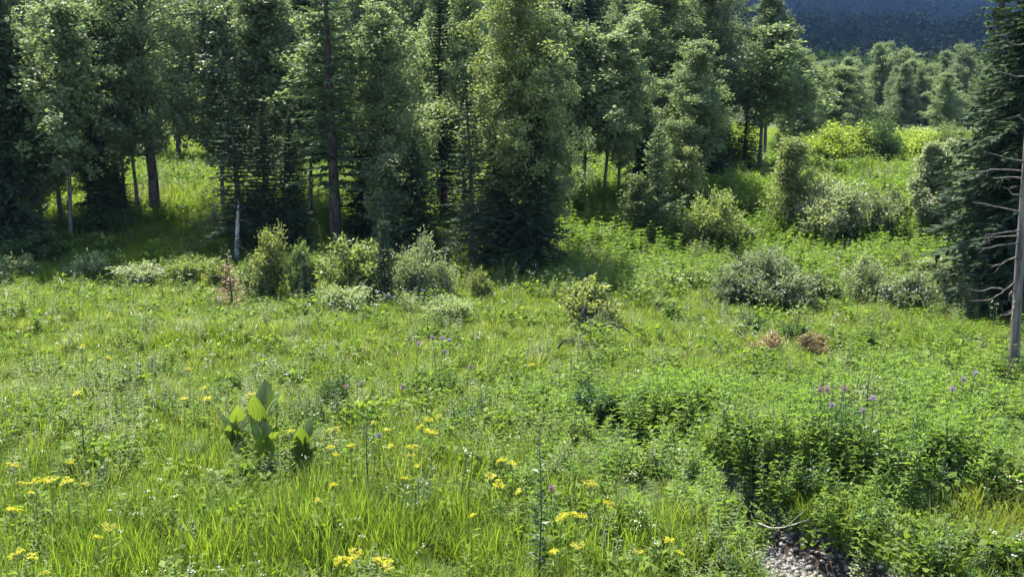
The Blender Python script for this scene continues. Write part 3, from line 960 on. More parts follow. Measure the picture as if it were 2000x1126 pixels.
def grow(name, key, px, py, top, w, label, cat, group=None, mat=None, H=None, p=None, fat=1.0):
    """stands a plant of the given kind at the ground point seen at px,py; top is the photo row of its tip, w its width in photo pixels"""
    (a, b), H0, W0, (na, nb_) = KIND[key]
    if p is None:
        p = at(px, py)
    h = H if H else top_h(p, px, top)
    sw_ = (wid(p, w) / W0) if w else h / H0
    t = thing(name, p, label, cat, group, random.uniform(0, 6.28), (sw_ * fat, sw_ * fat, h / H0))
    obj(na, a, t)
    obj(nb_, b, t, M[mat] if mat else None)
    return t

# ------------------------------------------------------------------ the front of the wood, tree by tree
T = grow
T("spruce_tree", "spruce1", 40, 492, -60, 150, "dark broad spruce standing at the left end of the wood", "tree")
T("birch_tree", "thinbirch0", 140, 482, 25, 130, "slim birch with a pale thin trunk beside the leftmost spruce", "tree")
T("birch_tree", "birch0", 120, 430, 12, 190, "leafy birch with a rounded top behind the slim pale birch at left", "tree")
T("birch_tree", "birch1", -10, 440, 70, 170, "birch cut by the left edge of the picture", "tree")
T("fir_tree", "spruce1", 202, 455, 235, 105, "low black-green fir between the pale birch and the thick bare trunk", "tree", mat='spruce')
T("birch_tree", "thinbirch1", 247, 424, 20, 120, "thin birch nearest to the thick bare trunk on its left side, slightly shorter of two", "tree")
T("birch_tree", "thinbirch0", 270, 416, -20, 110, "thin straight birch almost touching the thick bare trunk", "tree")
T("larch_tree", "larch", 303, 418, -190, 210, "tall larch with a thick bare dark trunk beside the sunlit gap", "tree", mat='birch_leaf')
T("birch_tree", "birch2", 350, 322, -40, 200, "full birch behind the sunlit gap in the trees", "tree")
T("birch_tree", "thinbirch1", 437, 424, 20, 130, "leaning thin dark trunked birch right of the sunlit gap", "tree", mat='birch_dark')
T("spruce_tree", "spruce2", 470, 497, 110, 150, "twiggy half dead spruce rising behind the pale broken snag", "tree")
T("spruce_tree", "spruce0", 520, 492, 195, 110, "dark spruce just right of the pale broken snag", "tree")
T("spruce_tree", "spruce1", 572, 486, 225, 105, "short dark spruce behind the orange tipped column shrub", "tree")
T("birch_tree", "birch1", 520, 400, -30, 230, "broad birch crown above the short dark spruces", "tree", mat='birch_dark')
T("birch_tree", "thinbirch0", 607, 434, 40, 130, "thin birch between the dark spruces and the tall straight fir", "tree")
T("fir_tree", "fir0", 657, 484, -190, 205, "tall fir with a thick straight dark trunk in the middle of the wood", "tree")
T("spruce_tree", "spruce0", 712, 470, 250, 120, "dark spruce just right of the tall straight fir trunk", "tree")
T("birch_tree", "birch2", 772, 470, 20, 175, "sunlit birch right of the tall straight fir, bright at its upper edge", "tree")
T("birch_tree", "youngbirch0", 765, 505, 318, 95, "small dark birch under the sunlit birch, behind the grey willow", "tree", mat='birch_dark')
T("spruce_tree", "spruce1", 812, 508, 265, 125, "black spruce behind the grey willow shrub", "tree")
T("spruce_tree", "fir1", 868, 430, -40, 95, "narrow dark spire of a spruce left of the pale trunked birch", "tree", mat='spruce')
T("spruce_tree", "spruce2", 923, 532, 130, 140, "twiggy spruce with brownish dead lower boughs, foremost of the wood", "tree")
T("birch_tree", "tallbirch0", 1008, 520, -90, 175, "tall yellowish birch with a white trunk rising out of dark spruces", "tree", mat='birch_light')
T("spruce_tree", "spruce1", 1038, 526, 190, 150, "dense dark spruce at the right corner of the front row", "tree")
T("spruce_tree", "spruce0", 985, 505, 300, 90, "lower dark spruce pressed under the tall yellowish birch", "tree")
T("birch_tree", "birch1", 1072, 512, 40, 125, "birch with hanging boughs pressed against the tall yellowish birch", "tree")
T("spruce_tree", "spruce1", 968, 516, 230, 115, "black spruce between the twiggy spruce and the dense one at the corner", "tree")
T("birch_tree", "birch0", 905, 410, -30, 160, "pale birch crown between the narrow dark spire and the tall yellowish birch", "tree")
T("birch_tree", "birch1", 1095, 400, 40, 130, "birch with hanging boughs behind the dense dark spruce", "tree")
T("birch_tree", "thinbirch1", 1140, 390, 65, 125, "birch with a forked dark base beside the shaded path in the grass", "tree")
T("birch_tree", "thinbirch0", 1180, 388, 80, 110, "slender birch in the middle of three beside the shaded path", "tree")
T("birch_tree", "birch2", 1208, 384, 45, 130, "birch with a dark trunk behind the narrow young firs", "tree")
T("spruce_tree", "spruce1", 1258, 378, 215, 100, "dark spruce hidden behind the tall green young fir", "tree")
T("birch_tree", "tallbirch1", 1285, 350, -60, 190, "tall birch over the green young fir, its top out of the picture", "tree")
T("birch_tree", "birch0", 1348, 368, 88, 150, "bushy sunlit birch behind the yellow-green shrub", "tree")
T("spruce_tree", "spruce1", 1378, 362, 170, 105, "black spruce under the bushy sunlit birch", "tree")
T("spruce_tree", "spruce0", 1452, 347, 175, 95, "black spruce at the edge of the strip of bright grass", "tree")
T("spruce_tree", "spruce0", 1420, 349, 240, 70, "small black spruce left of the one by the strip of bright grass", "tree")
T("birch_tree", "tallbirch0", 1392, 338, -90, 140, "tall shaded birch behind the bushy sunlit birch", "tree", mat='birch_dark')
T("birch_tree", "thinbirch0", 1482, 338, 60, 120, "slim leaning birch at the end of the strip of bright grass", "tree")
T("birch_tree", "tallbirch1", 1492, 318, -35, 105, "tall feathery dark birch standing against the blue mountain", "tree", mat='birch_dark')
T("birch_tree", "birch2", 1555, 312, 105, 115, "rounded birch stepping down to the right from the tall feathery one", "tree")
T("birch_tree", "birch1", 1640, 300, 135, 140, "wide pale birch behind the bright yellow thicket", "tree")

T("birch_tree", "birch2", 85, 470, 60, 150, "birch pressed between the leftmost spruce and the slim pale birch", "tree", mat='birch_dark')
T("birch_tree", "birch0", 178, 440, 30, 160, "birch standing over the low black-green fir", "tree", mat='birch_dark')
T("spruce_tree", "spruce1", -45, 500, -100, 180, "dark spruce just outside the left edge, boughs reaching in", "tree")
T("spruce_tree", "spruce1", 232, 432, 300, 80, "stunted black fir at the foot of the thick bare trunk", "tree")
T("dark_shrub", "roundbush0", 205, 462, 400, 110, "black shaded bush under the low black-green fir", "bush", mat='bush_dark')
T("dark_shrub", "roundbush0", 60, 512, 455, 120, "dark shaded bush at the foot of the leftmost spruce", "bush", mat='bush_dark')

# the dark fir at the right edge
T("fir_tree", "bigfir", 1988, 612, -620, 335, "towering dark fir behind the bare dead trunk at right", "tree")
T("fir_tree", "fir1", 2060, 585, -500, 230, "dark fir partly outside the picture behind the towering one", "tree")
T("fir_tree", "fir1", 1915, 560, -380, 150, "greener fir whose bough tips fringe the towering dark fir", "tree")

# what a tree of the crowded ranks stands beside, as seen from the meadow
MARKS = [(-40, "the picture's left edge"), (40, "the leftmost broad spruce"), (140, "the slim pale birch"), (202, "the low black-green fir"), (303, "the thick bare trunk"),
         (437, "the leaning thin birch"), (468, "the pale snag"), (531, "the column shaped shrub"), (607, "the thin middle birch"), (657, "the tall straight fir"),
         (772, "the sunlit birch"), (868, "the narrow dark spire"), (923, "the twiggy foremost spruce"), (1008, "the tall yellowish birch"), (1072, "the front row's corner"),
         (1140, "the forked dark birch"), (1208, "the dark trunked birch"), (1283, "the green young fir"), (1348, "the bushy sunlit birch"), (1392, "the tall shaded birch"),
         (1452, "the bright strip's black spruce"), (1492, "the tall feathery birch")]
USED = set()


def beside(first, pxx, near, tail=""):
    order = sorted(MARKS, key=lambda q: abs(q[0] - pxx))
    for mk in order[:4]:
        for deep in (near, "deeper " + near.split()[-1] if " " not in near else near):
            side = "left of" if pxx < mk[0] - 12 else ("right of" if pxx > mk[0] + 12 else "straight behind")
            lab = "%s %s, %s %s" % (first, deep, side, mk[1])
            if lab not in USED:
                USED.add(lab)
                return lab
    return None


# trees that merge into one dense rank behind the front row
keys = ["birch0", "birch1", "birch2", "tallbirch0", "tallbirch1", "spruce0", "fir1", "birch2"]
mats = [None, None, 'birch_dark', None, 'birch_dark', None, None, 'birch_light']
rr = np.random.default_rng(21)
placed = 0
for yy in (49, 55, 62, 71):
    x0, x1 = -.60 * yy, .16 * yy
    cnt = int((x1 - x0) / 3.9)
    for i in range(cnt):
        x = x0 + (x1 - x0) * (i + rr.uniform(.15, .85)) / cnt
        pxx = 1000 + 2000 * x / yy
        if 300 < pxx < 440 and yy < 70:
            continue
        if 1050 < pxx < 1300 and yy < 62:
            continue
        y = yy + rr.uniform(-2.5, 2.5)
        q = int(rr.integers(0, len(keys)))
        con = keys[q] in ("spruce0", "fir1")
        t = grow("spruce_tree" if con else "birch_tree", keys[q], 0, 0, 0, None,
                 beside("shaded conifer" if con else {None: "birch", 'birch_dark': "dark leaved birch", 'birch_light': "yellowish birch"}[mats[q]], pxx, {49: "behind the front row", 55: "in the second rank", 62: "in the third rank", 71: "farthest back"}[yy]) or "birch lost among the crowded crowns of the wood",
                 "tree", "trees crowded behind the front row", mats[q], H=float(rr.uniform(8.5, 13)), p=np.array([x, y, tz(x, y)]))
for i in range(46):
    yy = float(rr.uniform(43, 60)); x = yy * float(rr.uniform(-.56, .20))
    pxx = 1000 + 2000 * x / yy
    if 290 < pxx < 450 or 1050 < pxx < 1260:
        continue
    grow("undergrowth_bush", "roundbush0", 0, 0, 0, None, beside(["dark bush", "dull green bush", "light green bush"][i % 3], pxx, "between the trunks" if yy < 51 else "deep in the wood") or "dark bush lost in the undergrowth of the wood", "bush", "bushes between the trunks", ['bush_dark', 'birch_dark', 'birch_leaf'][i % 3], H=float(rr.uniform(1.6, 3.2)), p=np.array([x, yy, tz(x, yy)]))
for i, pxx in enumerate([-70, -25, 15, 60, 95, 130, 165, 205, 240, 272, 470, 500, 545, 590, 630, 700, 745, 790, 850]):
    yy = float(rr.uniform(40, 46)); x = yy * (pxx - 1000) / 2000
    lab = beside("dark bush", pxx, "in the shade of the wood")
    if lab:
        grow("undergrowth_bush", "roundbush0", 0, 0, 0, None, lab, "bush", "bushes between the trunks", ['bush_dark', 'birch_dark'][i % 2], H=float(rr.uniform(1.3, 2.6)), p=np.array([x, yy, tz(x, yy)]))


def across(row, pxx):
    nm = {70: "first", 82: "second", 95: "third", 110: "fourth", 128: "fifth", 150: "farthest"}[row]
    spots = [(1500, "behind the tall feathery birch"), (1535, "just right of the tall feathery birch"), (1568, "behind the rounded birch"), (1600, "left of the bright yellow-green thicket"), (1635, "over the bright yellow-green thicket"),
             (1675, "between the bright and the dark thicket"), (1715, "over the dark thicket"), (1750, "between the dark and the right bright thicket"), (1790, "over the right bright thicket"), (1825, "right of the bright thickets"),
             (1855, "over the pale thicket"), (1885, "at the edge of the fir's fringe"), (1920, "behind the fir's fringe")]
    for q in sorted(spots, key=lambda q: abs(q[0] - pxx)):
        lab = "round birch, %s row across the clearing, %s" % (nm, q[1])
        if lab not in USED:
            USED.add(lab)
            return lab


# birches across the clearing, in front of the valley wood
for yy in (70, 82, 95, 110, 128, 150):
    cnt = int((.47 - .25) * yy / 3.2)
    for i in range(cnt):
        x = yy * (.255 + (.46 - .255) * (i + rr.uniform(.1, .9)) / cnt)
        y = yy + rr.uniform(-4, 4)
        q = int(rr.integers(0, 3))
        grow("birch_tree", "birch%d" % q, 0, 0, 0, None, across(yy, 1000 + 2000 * x / y), "tree", "birches across the clearing",
             [None, 'birch_dark', None, 'birch_light'][int(rr.integers(0, 4))], fat=float(rr.uniform(1.35, 1.9)), H=float(rr.uniform(5.2, 7.6) if yy > 90 else rr.uniform(4.0, 5.6)), p=np.array([x, y, tz(x, y)]))

# far woods: valley and mountain side, one mass each
def far_tree(seed, con, mat):
    r = np.random.default_rng(seed); g = Geo()
    n = 150
    if con:
        h = r.uniform(0, 1, n) ** 1.3; a = r.uniform(0, 6.28, n); q = (1 - h) * .17 * r.uniform(.5, 1.1, n) + .01
        P = np.stack([q * np.cos(a), q * np.sin(a), .06 + .94 * h], 1)
        A = np.stack([np.cos(a), np.sin(a), -.5 + 0 * a], 1) + r.normal(0, .2, (n, 3))
        g.leaves(P, A, np.tile(UPV, (n, 1)) + r.normal(0, .4, (n, 3)), .13 * (1.1 - h), .07, 0)
    else:
        nb = 9
        cb_ = np.stack([r.normal(0, .12, nb), r.normal(0, .12, nb), r.uniform(.35, .85, nb)], 1)
        ch = r.integers(0, nb, n)
        o = unit(r.normal(0, 1, (n, 3))) * r.uniform(.5, 1, n)[:, None]
        P = cb_[ch] + o * np.array([.15, .15, .16])
        g.leaves(P, unit(r.normal(0, 1, (n, 3))), unit(o + r.normal(0, .3, (n, 3))), .11, .09, 0)
    return g.mesh("far_tree", [mat])


M['far_leaf'] = leaf_mat("far_leaf", (0.022, 0.036, 0.02), (0.045, 0.068, 0.03), 0.25, rough=0.9, spec=0.0)
M['shaded_taiga'] = leaf_mat("shaded_taiga_needle", (0.006, 0.010, 0.007), (0.012, 0.018, 0.011), 0.1, rough=1.0, spec=0.0)  # cloud shade over the mountain is put into this needle colour
M['shaded_taiga_leaf'] = leaf_mat("shaded_taiga_leaf", (0.008, 0.013, 0.009), (0.016, 0.024, 0.013), 0.12, rough=1.0, spec=0.0)  # leaf colour likewise darkened to stand for cloud shade
FT = [far_tree(700 + i, i >= 3, M['far_leaf'] if i < 3 else M['spruce']) for i in range(5)]
c_taiga = proto_collection("taiga_kind", [far_tree(710 + i, i >= 2, M['shaded_taiga_leaf'] if i < 2 else M['shaded_taiga']) for i in range(5)])
c_far = proto_collection("far_tree_kind", FT)
rv = np.random.default_rng(33)
n = 3400
y = np.concatenate([rv.uniform(165, 270, 2600), rv.uniform(98, 170, 800)]); x = y * np.concatenate([rv.uniform(-.62, .62, 2600), rv.uniform(.22, .62, 800)])
z = terrain(x, y)
scatter("valley_forest", c_far, np.stack([x, y, z], 1), rv.uniform(0, 6.28, n), rv.uniform(7, 11, n) * np.where(y < 160, .55, 1), np.where(rv.uniform(0, 1, n) < .25, rv.integers(3, 5, n), rv.integers(0, 3, n)))
n = 2600
y = rv.uniform(262, 445, n); x = y * rv.uniform(-.62, .62, n)
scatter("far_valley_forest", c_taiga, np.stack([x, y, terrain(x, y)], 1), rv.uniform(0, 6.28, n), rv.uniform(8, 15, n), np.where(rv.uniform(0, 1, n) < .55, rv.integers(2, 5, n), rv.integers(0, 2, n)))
c_slope = proto_collection("slope_tree_kind", [KIND[k][0][1] for k in ("birch0", "birch1", "birch2", "spruce1")])
n = 1300
y = rv.uniform(79, 200, n); x = y * rv.uniform(-.62, .15, n)
scatter("slope_forest", c_slope, np.stack([x, y, terrain(x, y)], 1), rv.uniform(0, 6.28, n), rv.uniform(.8, 1.15, n), rv.choice([0, 1, 2, 3], n))
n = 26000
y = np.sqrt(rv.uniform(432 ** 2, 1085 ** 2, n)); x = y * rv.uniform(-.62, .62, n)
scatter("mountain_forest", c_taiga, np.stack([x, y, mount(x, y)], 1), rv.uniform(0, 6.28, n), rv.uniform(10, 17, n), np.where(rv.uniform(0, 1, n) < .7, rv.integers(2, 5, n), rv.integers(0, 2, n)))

# ------------------------------------------------------------------ thickets and shrubs
S = grow
S("thicket_bush", "leafbush", 1640, 328, 246, 165, "bright yellow-green thicket at the far edge of the small field", "bush", mat='thicket')
S("thicket_bush", "leafbush", 1712, 330, 236, 110, "dark thicket between two bright ones at the far edge of the field", "bush", mat='bush_dark')
S("thicket_bush", "leafbush", 1785, 328, 256, 150, "bright thicket at the right end of the far edge of the field", "bush", mat='thicket')
S("thicket_bush", "leafbush", 1850, 330, 245, 90, "pale thicket beside the fringe of the towering fir", "bush")
S("thicket_bush", "leafbush", 1535, 308, 262, 70, "low dark thicket below the rounded birch at the end of the grass strip", "bush", mat='bush_dark')
S("young_birch", "youngbirch0", 1543, 452, 285, 75, "upright young birch left of the grey willow", "tree")
S("shrub", "openbush", 1588, 420, 330, 85, "yellow-green shrub behind the young upright birch", "bush")
S("willow_bush", "willow1", 1622, 474, 352, 140, "round grey-green willow above a dark shadow", "bush")
S("willow_bush", "openbush", 1712, 466, 368, 115, "open shrub with bare dark limbs right of the round willow", "bush", mat='willow_dark')
S("young_birch", "youngbirch1", 1822, 470, 298, 95, "young birch with pale leaves in front of the towering fir's fringe", "tree", mat='willow')
S("young_fir", "youngfir", 1283, 470, 252, 100, "narrow upright green young fir in the middle of the grass", "tree")
S("young_birch", "youngbirch0", 1335, 420, 298, 68, "pale young birch just behind the narrow green young fir", "tree")
S("young_fir", "youngbirch0", 1240, 470, 352, 52, "small bright birch sapling touching the green young fir on its left", "tree", mat='bush_green')
S("shrub", "openbush", 1385, 488, 372, 125, "yellow-green open shrub with a low dark bough beside the young fir", "bush")
S("shrub", "lowshrub0", 1440, 480, 440, 80, "low pale spreading twigs right of the open shrub with the dark bough", "bush")
S("willow_bush", "willow1", 1500, 602, 492, 160, "large dark-hearted grey willow on the meadow edge", "bush", mat='willow_dark')
S("shrub", "roundbush0", 1432, 598, 530, 75, "green shrub leaning on the left side of the large grey willow", "bush", mat='willow_dark')
k = 0
for (bx, by, bt, bw, lab, mt) in [
    (1605, 600, 528, 80, "leafy green shrub just right of the large grey willow", 'bush_green'),
    (1690, 588, 500, 100, "tangle of pale leafy shrub in the middle of the right thicket", 'willow'),
    (1775, 608, 530, 90, "grey-leaved low shrub below the young pale birch", 'willow_dark'),
    (1745, 545, 490, 100, "green leafy clump above the grey-leaved low shrub", 'bush_green'),
    (1830, 560, 500, 110, "pale leafy shrub beside the foot of the towering fir", 'willow'),
    (1872, 614, 530, 105, "dark-based shrub under the lowest dead branch", 'willow_dark'),
    (1650, 545, 497, 90, "leafy clump on the shadow's edge under the round willow", 'bush_green')]:
    S("shrub", "willow0" if k % 2 else "roundbush0", bx, by, bt, bw, lab, "bush", mat=mt); k += 1

# the row of shrubs in front of the wood
S("column_shrub", "columnbush", 531, 582, 432, 56, "tall column shaped shrub with orange tips", "bush")
S("shrub", "roundbush0", 497, 580, 515, 62, "dark green shrub at the left foot of the column shrub", "bush")
S("shrub", "roundbush0", 596, 584, 472, 66, "green shrub right of the column shrub, dark seedling before it", "bush")
S("spruce_sapling", "sapling", 598, 598, 515, 38, "dark spruce seedling before the green shrub", "tree", mat='spruce')
S("shrub", "roundbush1", 693, 584, 468, 125, "yellow-green bush left of the narrow dark spruce sapling", "bush")
S("spruce_sapling", "sapling", 752, 598, 434, 62, "narrow dark spruce sapling between the yellow-green bush and the grey willow", "tree", mat='spruce')
S("willow_bush", "willow0", 812, 584, 466, 112, "grey-green willow bush right of the narrow dark spruce sapling", "bush")
S("willow_bush", "lowshrub1", 870, 580, 520, 48, "small silvery willow leaning out from the grey-green one", "bush", mat='willow')
S("low_shrub", "lowshrub0", 672, 610, 556, 118, "low pale shrub in front of the yellow-green bush", "bush")
S("low_shrub", "lowshrub0", 780, 606, 572, 80, "low pale growth at the foot of the grey-green willow", "bush")
S("low_shrub", "lowshrub0", 880, 632, 578, 110, "flat pale shrub right of the row of bushes, in open meadow", "bush")
S("shrub", "orangebush", 938, 590, 530, 45, "small lone shrub with orange tips before the shaded grass", "bush")
S("low_shrub", "lowshrub1", 22, 552, 508, 55, "small pale shrub in the left edge of the picture", "bush")
S("low_shrub", "lowshrub1", 58, 548, 503, 45, "small pale shrub second from the left edge", "bush")
S("low_shrub", "lowshrub1", 182, 550, 500, 62, "small pale shrub before the dark shade under the slim pale birch", "bush")
S("low_shrub", "lowshrub1", 145, 552, 522, 40, "tiny pale shrub left of the one before the dark shade", "bush")
S("low_shrub", "lowshrub0", 275, 562, 513, 110, "wide pale shrub in front of the thick bare trunk", "bush", mat='willow')
S("low_shrub", "lowshrub0", 375, 560, 500, 90, "pale yellowish shrub below the sunlit gap", "bush", mat='bush_yellow')
S("low_shrub", "orangebush", 432, 570, 515, 62, "orange tipped low shrub left of the pale snag", "bush")
S("shrub", "orangebush", 1148, 642, 553, 112, "yellow-green bush with orange tips beside a dark stump", "bush", mat='bush_orange')
S("low_shrub", "willow0", 1165, 648, 606, 70, "grey twiggy undergrowth below the orange tipped bush", "bush", mat='willow_dark')
S("sapling_clump", "darkclump", 1312, 628, 590, 36, "small dark green clump between the dark stump and the large willow", "plant")
S("low_shrub", "lowshrub0", 1295, 612, 580, 60, "pale low growth above the small dark green clump", "bush", mat='bush_green')
S("sapling_clump", "darkclump", 1472, 655, 612, 44, "dark clump left of the broader dark one near the rusty grass", "plant")
S("sapling_clump", "darkclump", 1545, 668, 622, 66, "broad dark clump beside the rusty dry grass", "plant")
S("sapling_clump", "darkclump", 1700, 678, 640, 46, "dark clump right of the rusty dry grass", "plant")
S("sapling_clump", "darkclump", 1775, 722, 690, 44, "dark hollow clump left of the dead trunk", "plant", mat='herb_dark')
S("sapling_clump", "darkclump", 452, 765, 725, 42, "dark clump behind the leftmost pleated plant", "plant")
S("sapling_clump", "darkclump", 652, 800, 730, 60, "tall dark clump right of the pleated plants", "plant")
S("leafy_herb", "darkclump", 838, 765, 712, 92, "dark leafy herb clump that carries tall purple flowers", "plant", mat='herb')
S("sapling_clump", "darkclump", 1158, 728, 690, 40, "small dark tussock in open grass below the bent branches", "plant")
S("leafy_herb", "darkclump", 1172, 822, 750, 110, "bluish dark herb clump above the stream's far end", "plant", mat='herb_dark')
S("leafy_herb", "darkclump", 1232, 900, 835, 75, "dark overhanging herb by the little pool", "plant", mat='herb_dark')
S("sapling_clump", "darkclump", 1935, 880, 805, 70, "dark clump near the right edge above the bright grass", "plant")
S("low_shrub", "lowshrub0", 1655, 820, 745, 130, "grey leafy bush behind the pink and purple flowers", "bush", mat='herb_grey')

# rusty dry young spruce in front of the snag
S("dead_spruce_sapling", "deadsapling", 455, 614, 515, 80, "rust-brown dried spruce sapling in front of the pale snag", "tree", mat='rust_needle')
S("dry_tussock", "lowshrub1", 1590, 690, 655, 60, "rusty dry tussock between two dark clumps", "plant", mat='dry_grass')
S("dry_tussock", "lowshrub1", 1500, 695, 655, 60, "brownish dry twigs left of the rusty tussock", "plant", mat='dry_grass')

# ------------------------------------------------------------------ dead wood
def local(pts, o):
    return np.asarray(pts) - np.asarray(o)


def in_plane(p, qx, qy):
    """the point seen at qx,qy in the upright plane through p facing the view"""
    d = ray(qx, qy)
    return EYE + d * ((p[1] - EYE[1]) / d[1])


p = at(463, 512)
t = thing("birch_snag", p, "pale broken birch trunk standing bare before dark spruces", "dead tree")
g = Geo()
pts = local([in_plane(p, 461, 530), in_plane(p, 463, 470), in_plane(p, 464, 435), in_plane(p, 466, 402)], p)
g.tube(pts, [.075, .066, .058, .040], 9)
for a_ in range(4):
    q = pts[-1] + np.array([.02 * math.cos(a_ * 1.7), .02 * math.sin(a_ * 1.7), -.05])
    g.tube(np.array([q, q + np.array([.01, .01 * a_, .10 + .06 * (a_ % 3)])]), [.014, .004], 4)
g.tube(local([in_plane(p, 464, 440), in_plane(p, 470, 430), in_plane(p, 478, 428)], p), [.014, .010, .004], 4)
obj("trunk", g.mesh("snag_trunk", [M['birch_bark']]), t)

p = at(1980, 738)
t = thing("dead_tree", p, "bare grey dead trunk leaning right at the picture's right edge", "dead tree")
g = Geo()
line = [(1979, 750), (1984, 700), (1990, 640), (1997, 575), (2003, 520), (2014, 400), (2025, 280), (2036, 150), (2048, 0), (2058, -150)]
pts = local([in_plane(p, a, b) for a, b in line], p)
pts[:, 1] += np.linspace(0, .5, len(pts))
wdt = np.array([30, 26, 24, 23, 22, 19, 16, 13, 9, 4])
g.tube(pts, wdt * .78 / 2 * depth(p) / 2000, 10)
obj("trunk", g.mesh("dead_trunk", [M['dead_wood']]), t)
br = [[(2012, 335), (1960, 333), (1925, 341), (1893, 338)], [(2018, 318), (1980, 310), (1950, 303), (1926, 296)], [(2014, 418), (1970, 410), (1940, 402), (1918, 399)],
      [(2008, 452), (1965, 455), (1921, 456)], [(2007, 464), (1960, 467), (1932, 469)], [(2005, 479), (1965, 481), (1940, 487), (1924, 486)],
      [(2003, 503), (1970, 512), (1950, 514), (1926, 518)], [(1994, 553), (1972, 568), (1950, 583), (1926, 589)], [(1991, 569), (1982, 572), (1973, 578)],
      [(1988, 612), (1965, 614), (1942, 612)], [(2030, 150), (2000, 147), (1980, 140), (1964, 136)], [(2018, 350), (1990, 350), (1969, 354)],
      [(2022, 385), (1990, 384), (1979, 372), (1992, 365)], [(2025, 240), (1996, 226), (1985, 226)], [(1990, 590), (1975, 602), (1960, 620)],
      [(1970, 569), (1952, 566), (1935, 575), (1915, 574)], [(2038, 80), (2005, 88), (1982, 80), (1972, 66)]]
rb = np.random.default_rng(77)
for s_ in br:
    g = Geo()
    pp_ = local([in_plane(p, a, b) for a, b in s_], p)
    base_y = np.interp(pp_[0, 2], pts[:, 2], pts[:, 1])
    tt = np.linspace(0, 1, len(pp_))
    pp_[:, 1] = base_y + tt * rb.uniform(-.45, .3)
    fine = np.linspace(0, len(pp_) - 1, 9)
    pf = np.stack([np.interp(fine, range(len(pp_)), pp_[:, c]) for c in range(3)], 1) + rb.normal(0, .006, (9, 3))
    g.tube(pf, np.linspace(.017, .006, 9), 5)
    for q in rb.integers(4, 9, 2):
        e = unit(pf[q] - pf[q - 1]) + rb.normal(0, .5, 3)
        g.tube(np.array([pf[q], pf[q] + e * .07, pf[q] + e * .15]), [.006, .004, .002], 3)
    obj("branch", g.mesh("dead_branch", [M['dead_wood']]), t)


def stick(name, px_pts, lab, cat, rad, mat, base, lift=0.0, twigs=0):
    p = at(*base)
    t = thing(name, p, lab, cat)
    g = Geo()
    pp_ = local([in_plane(p, a, b) for a, b in px_pts], p)
    pp_[:, 1] += np.linspace(0, -.25, len(pp_)); pp_[:, 2] += lift
    fine = np.linspace(0, len(pp_) - 1, 13)
    pf = np.stack([np.interp(fine, range(len(pp_)), pp_[:, c]) for c in range(3)], 1)
    ker = np.array([.25, .5, .25])
    for _ in range(2):
        pf[1:-1] = .25 * pf[:-2] + .5 * pf[1:-1] + .25 * pf[2:]
    g.tube(pf, np.linspace(rad, rad * .4, 13), 6)
    obj("branch", g.mesh(name, [mat]), t)
    for q in range(twigs):
        g = Geo(); i = int(rb.integers(4, 11))
        e = unit(pf[i] - pf[i - 1]) + rb.normal(0, .7, 3)
        g.tube(np.array([pf[i], pf[i] + e * .12, pf[i] + e * .25]), [rad * .4, rad * .3, .002], 4)
        obj("twig", g.mesh("twig", [mat]), t)
    return t


stick("bent_branch", [(1180, 634), (1192, 630), (1206, 631), (1220, 638), (1238, 652)], "dark arched branch springing out right of the orange tipped bush", "branch", .035, M['dark_wood'], (1200, 662))
stick("bent_branch", [(1090, 680), (1098, 664), (1112, 659), (1128, 665), (1156, 669)], "thin dark bent branch lying low left of the arched one", "branch", .022, M['dark_wood'], (1120, 700), twigs=1)
stick("leaning_stick", [(1316, 645), (1325, 660), (1338, 680)], "short dark stick leaning in the grass below the small dark clump", "branch", .014, M['dark_wood'], (1330, 690))
stick("leaning_stick", [(1440, 645), (1452, 660), (1462, 672)], "thin dark stick left of the dry twigs", "branch", .014, M['dark_wood'], (1455, 685))
stick("fallen_bough", [(1350, 478), (1372, 486), (1395, 478), (1420, 470), (1440, 466)], "dark bough lying under the yellow-green open shrub", "branch", .06, M['dark_wood'], (1390, 494))
stick("dry_twig", [(1480, 1036), (1500, 1040), (1520, 1034), (1545, 1020)], "pale dry twig caught over the dark stream bank", "branch", .011, M['twig'], (1505, 1075), lift=.1, twigs=2)
stick("wire_twig", [(1985, 1092), (2005, 1080), (2030, 1068)], "thin brown twig lying on the grey slab at the lower right corner", "branch", .012, M['twig'], (2000, 1096), lift=.06)

p = at(1137, 652)
t = thing("tree_stump", p, "narrow dark broken stump at the foot of the orange tipped bush", "stump")
g = Geo()
hh = top_h(p, 1137, 598)
g.tube(np.array([[0, 0, -.1], [.01, 0, hh * .35], [.03, 0, hh * .7], [.05, .01, hh * .95]]), [.085, .07, .06, .045], 8)
for a_ in range(5):
    g.tube(np.array([[.05 + .035 * math.cos(a_ * 1.3), .035 * math.sin(a_ * 1.3), hh * .9], [.055 + .04 * math.cos(a_ * 1.3), .04 * math.sin(a_ * 1.3), hh * (1 + .05 * (a_ % 3))]]), [.02, .006], 4)
obj("trunk", g.mesh("stump", [M['dark_wood']]), t)
g = Geo()
g.tube(np.array([[.02, -.02, hh * .35], [-.10, -.06, hh * .40], [-.17, -.08, hh * .28]]), [.03, .025, .012], 5)
obj("side_stub", g.mesh("side_stub", [M['dark_wood']]), t)

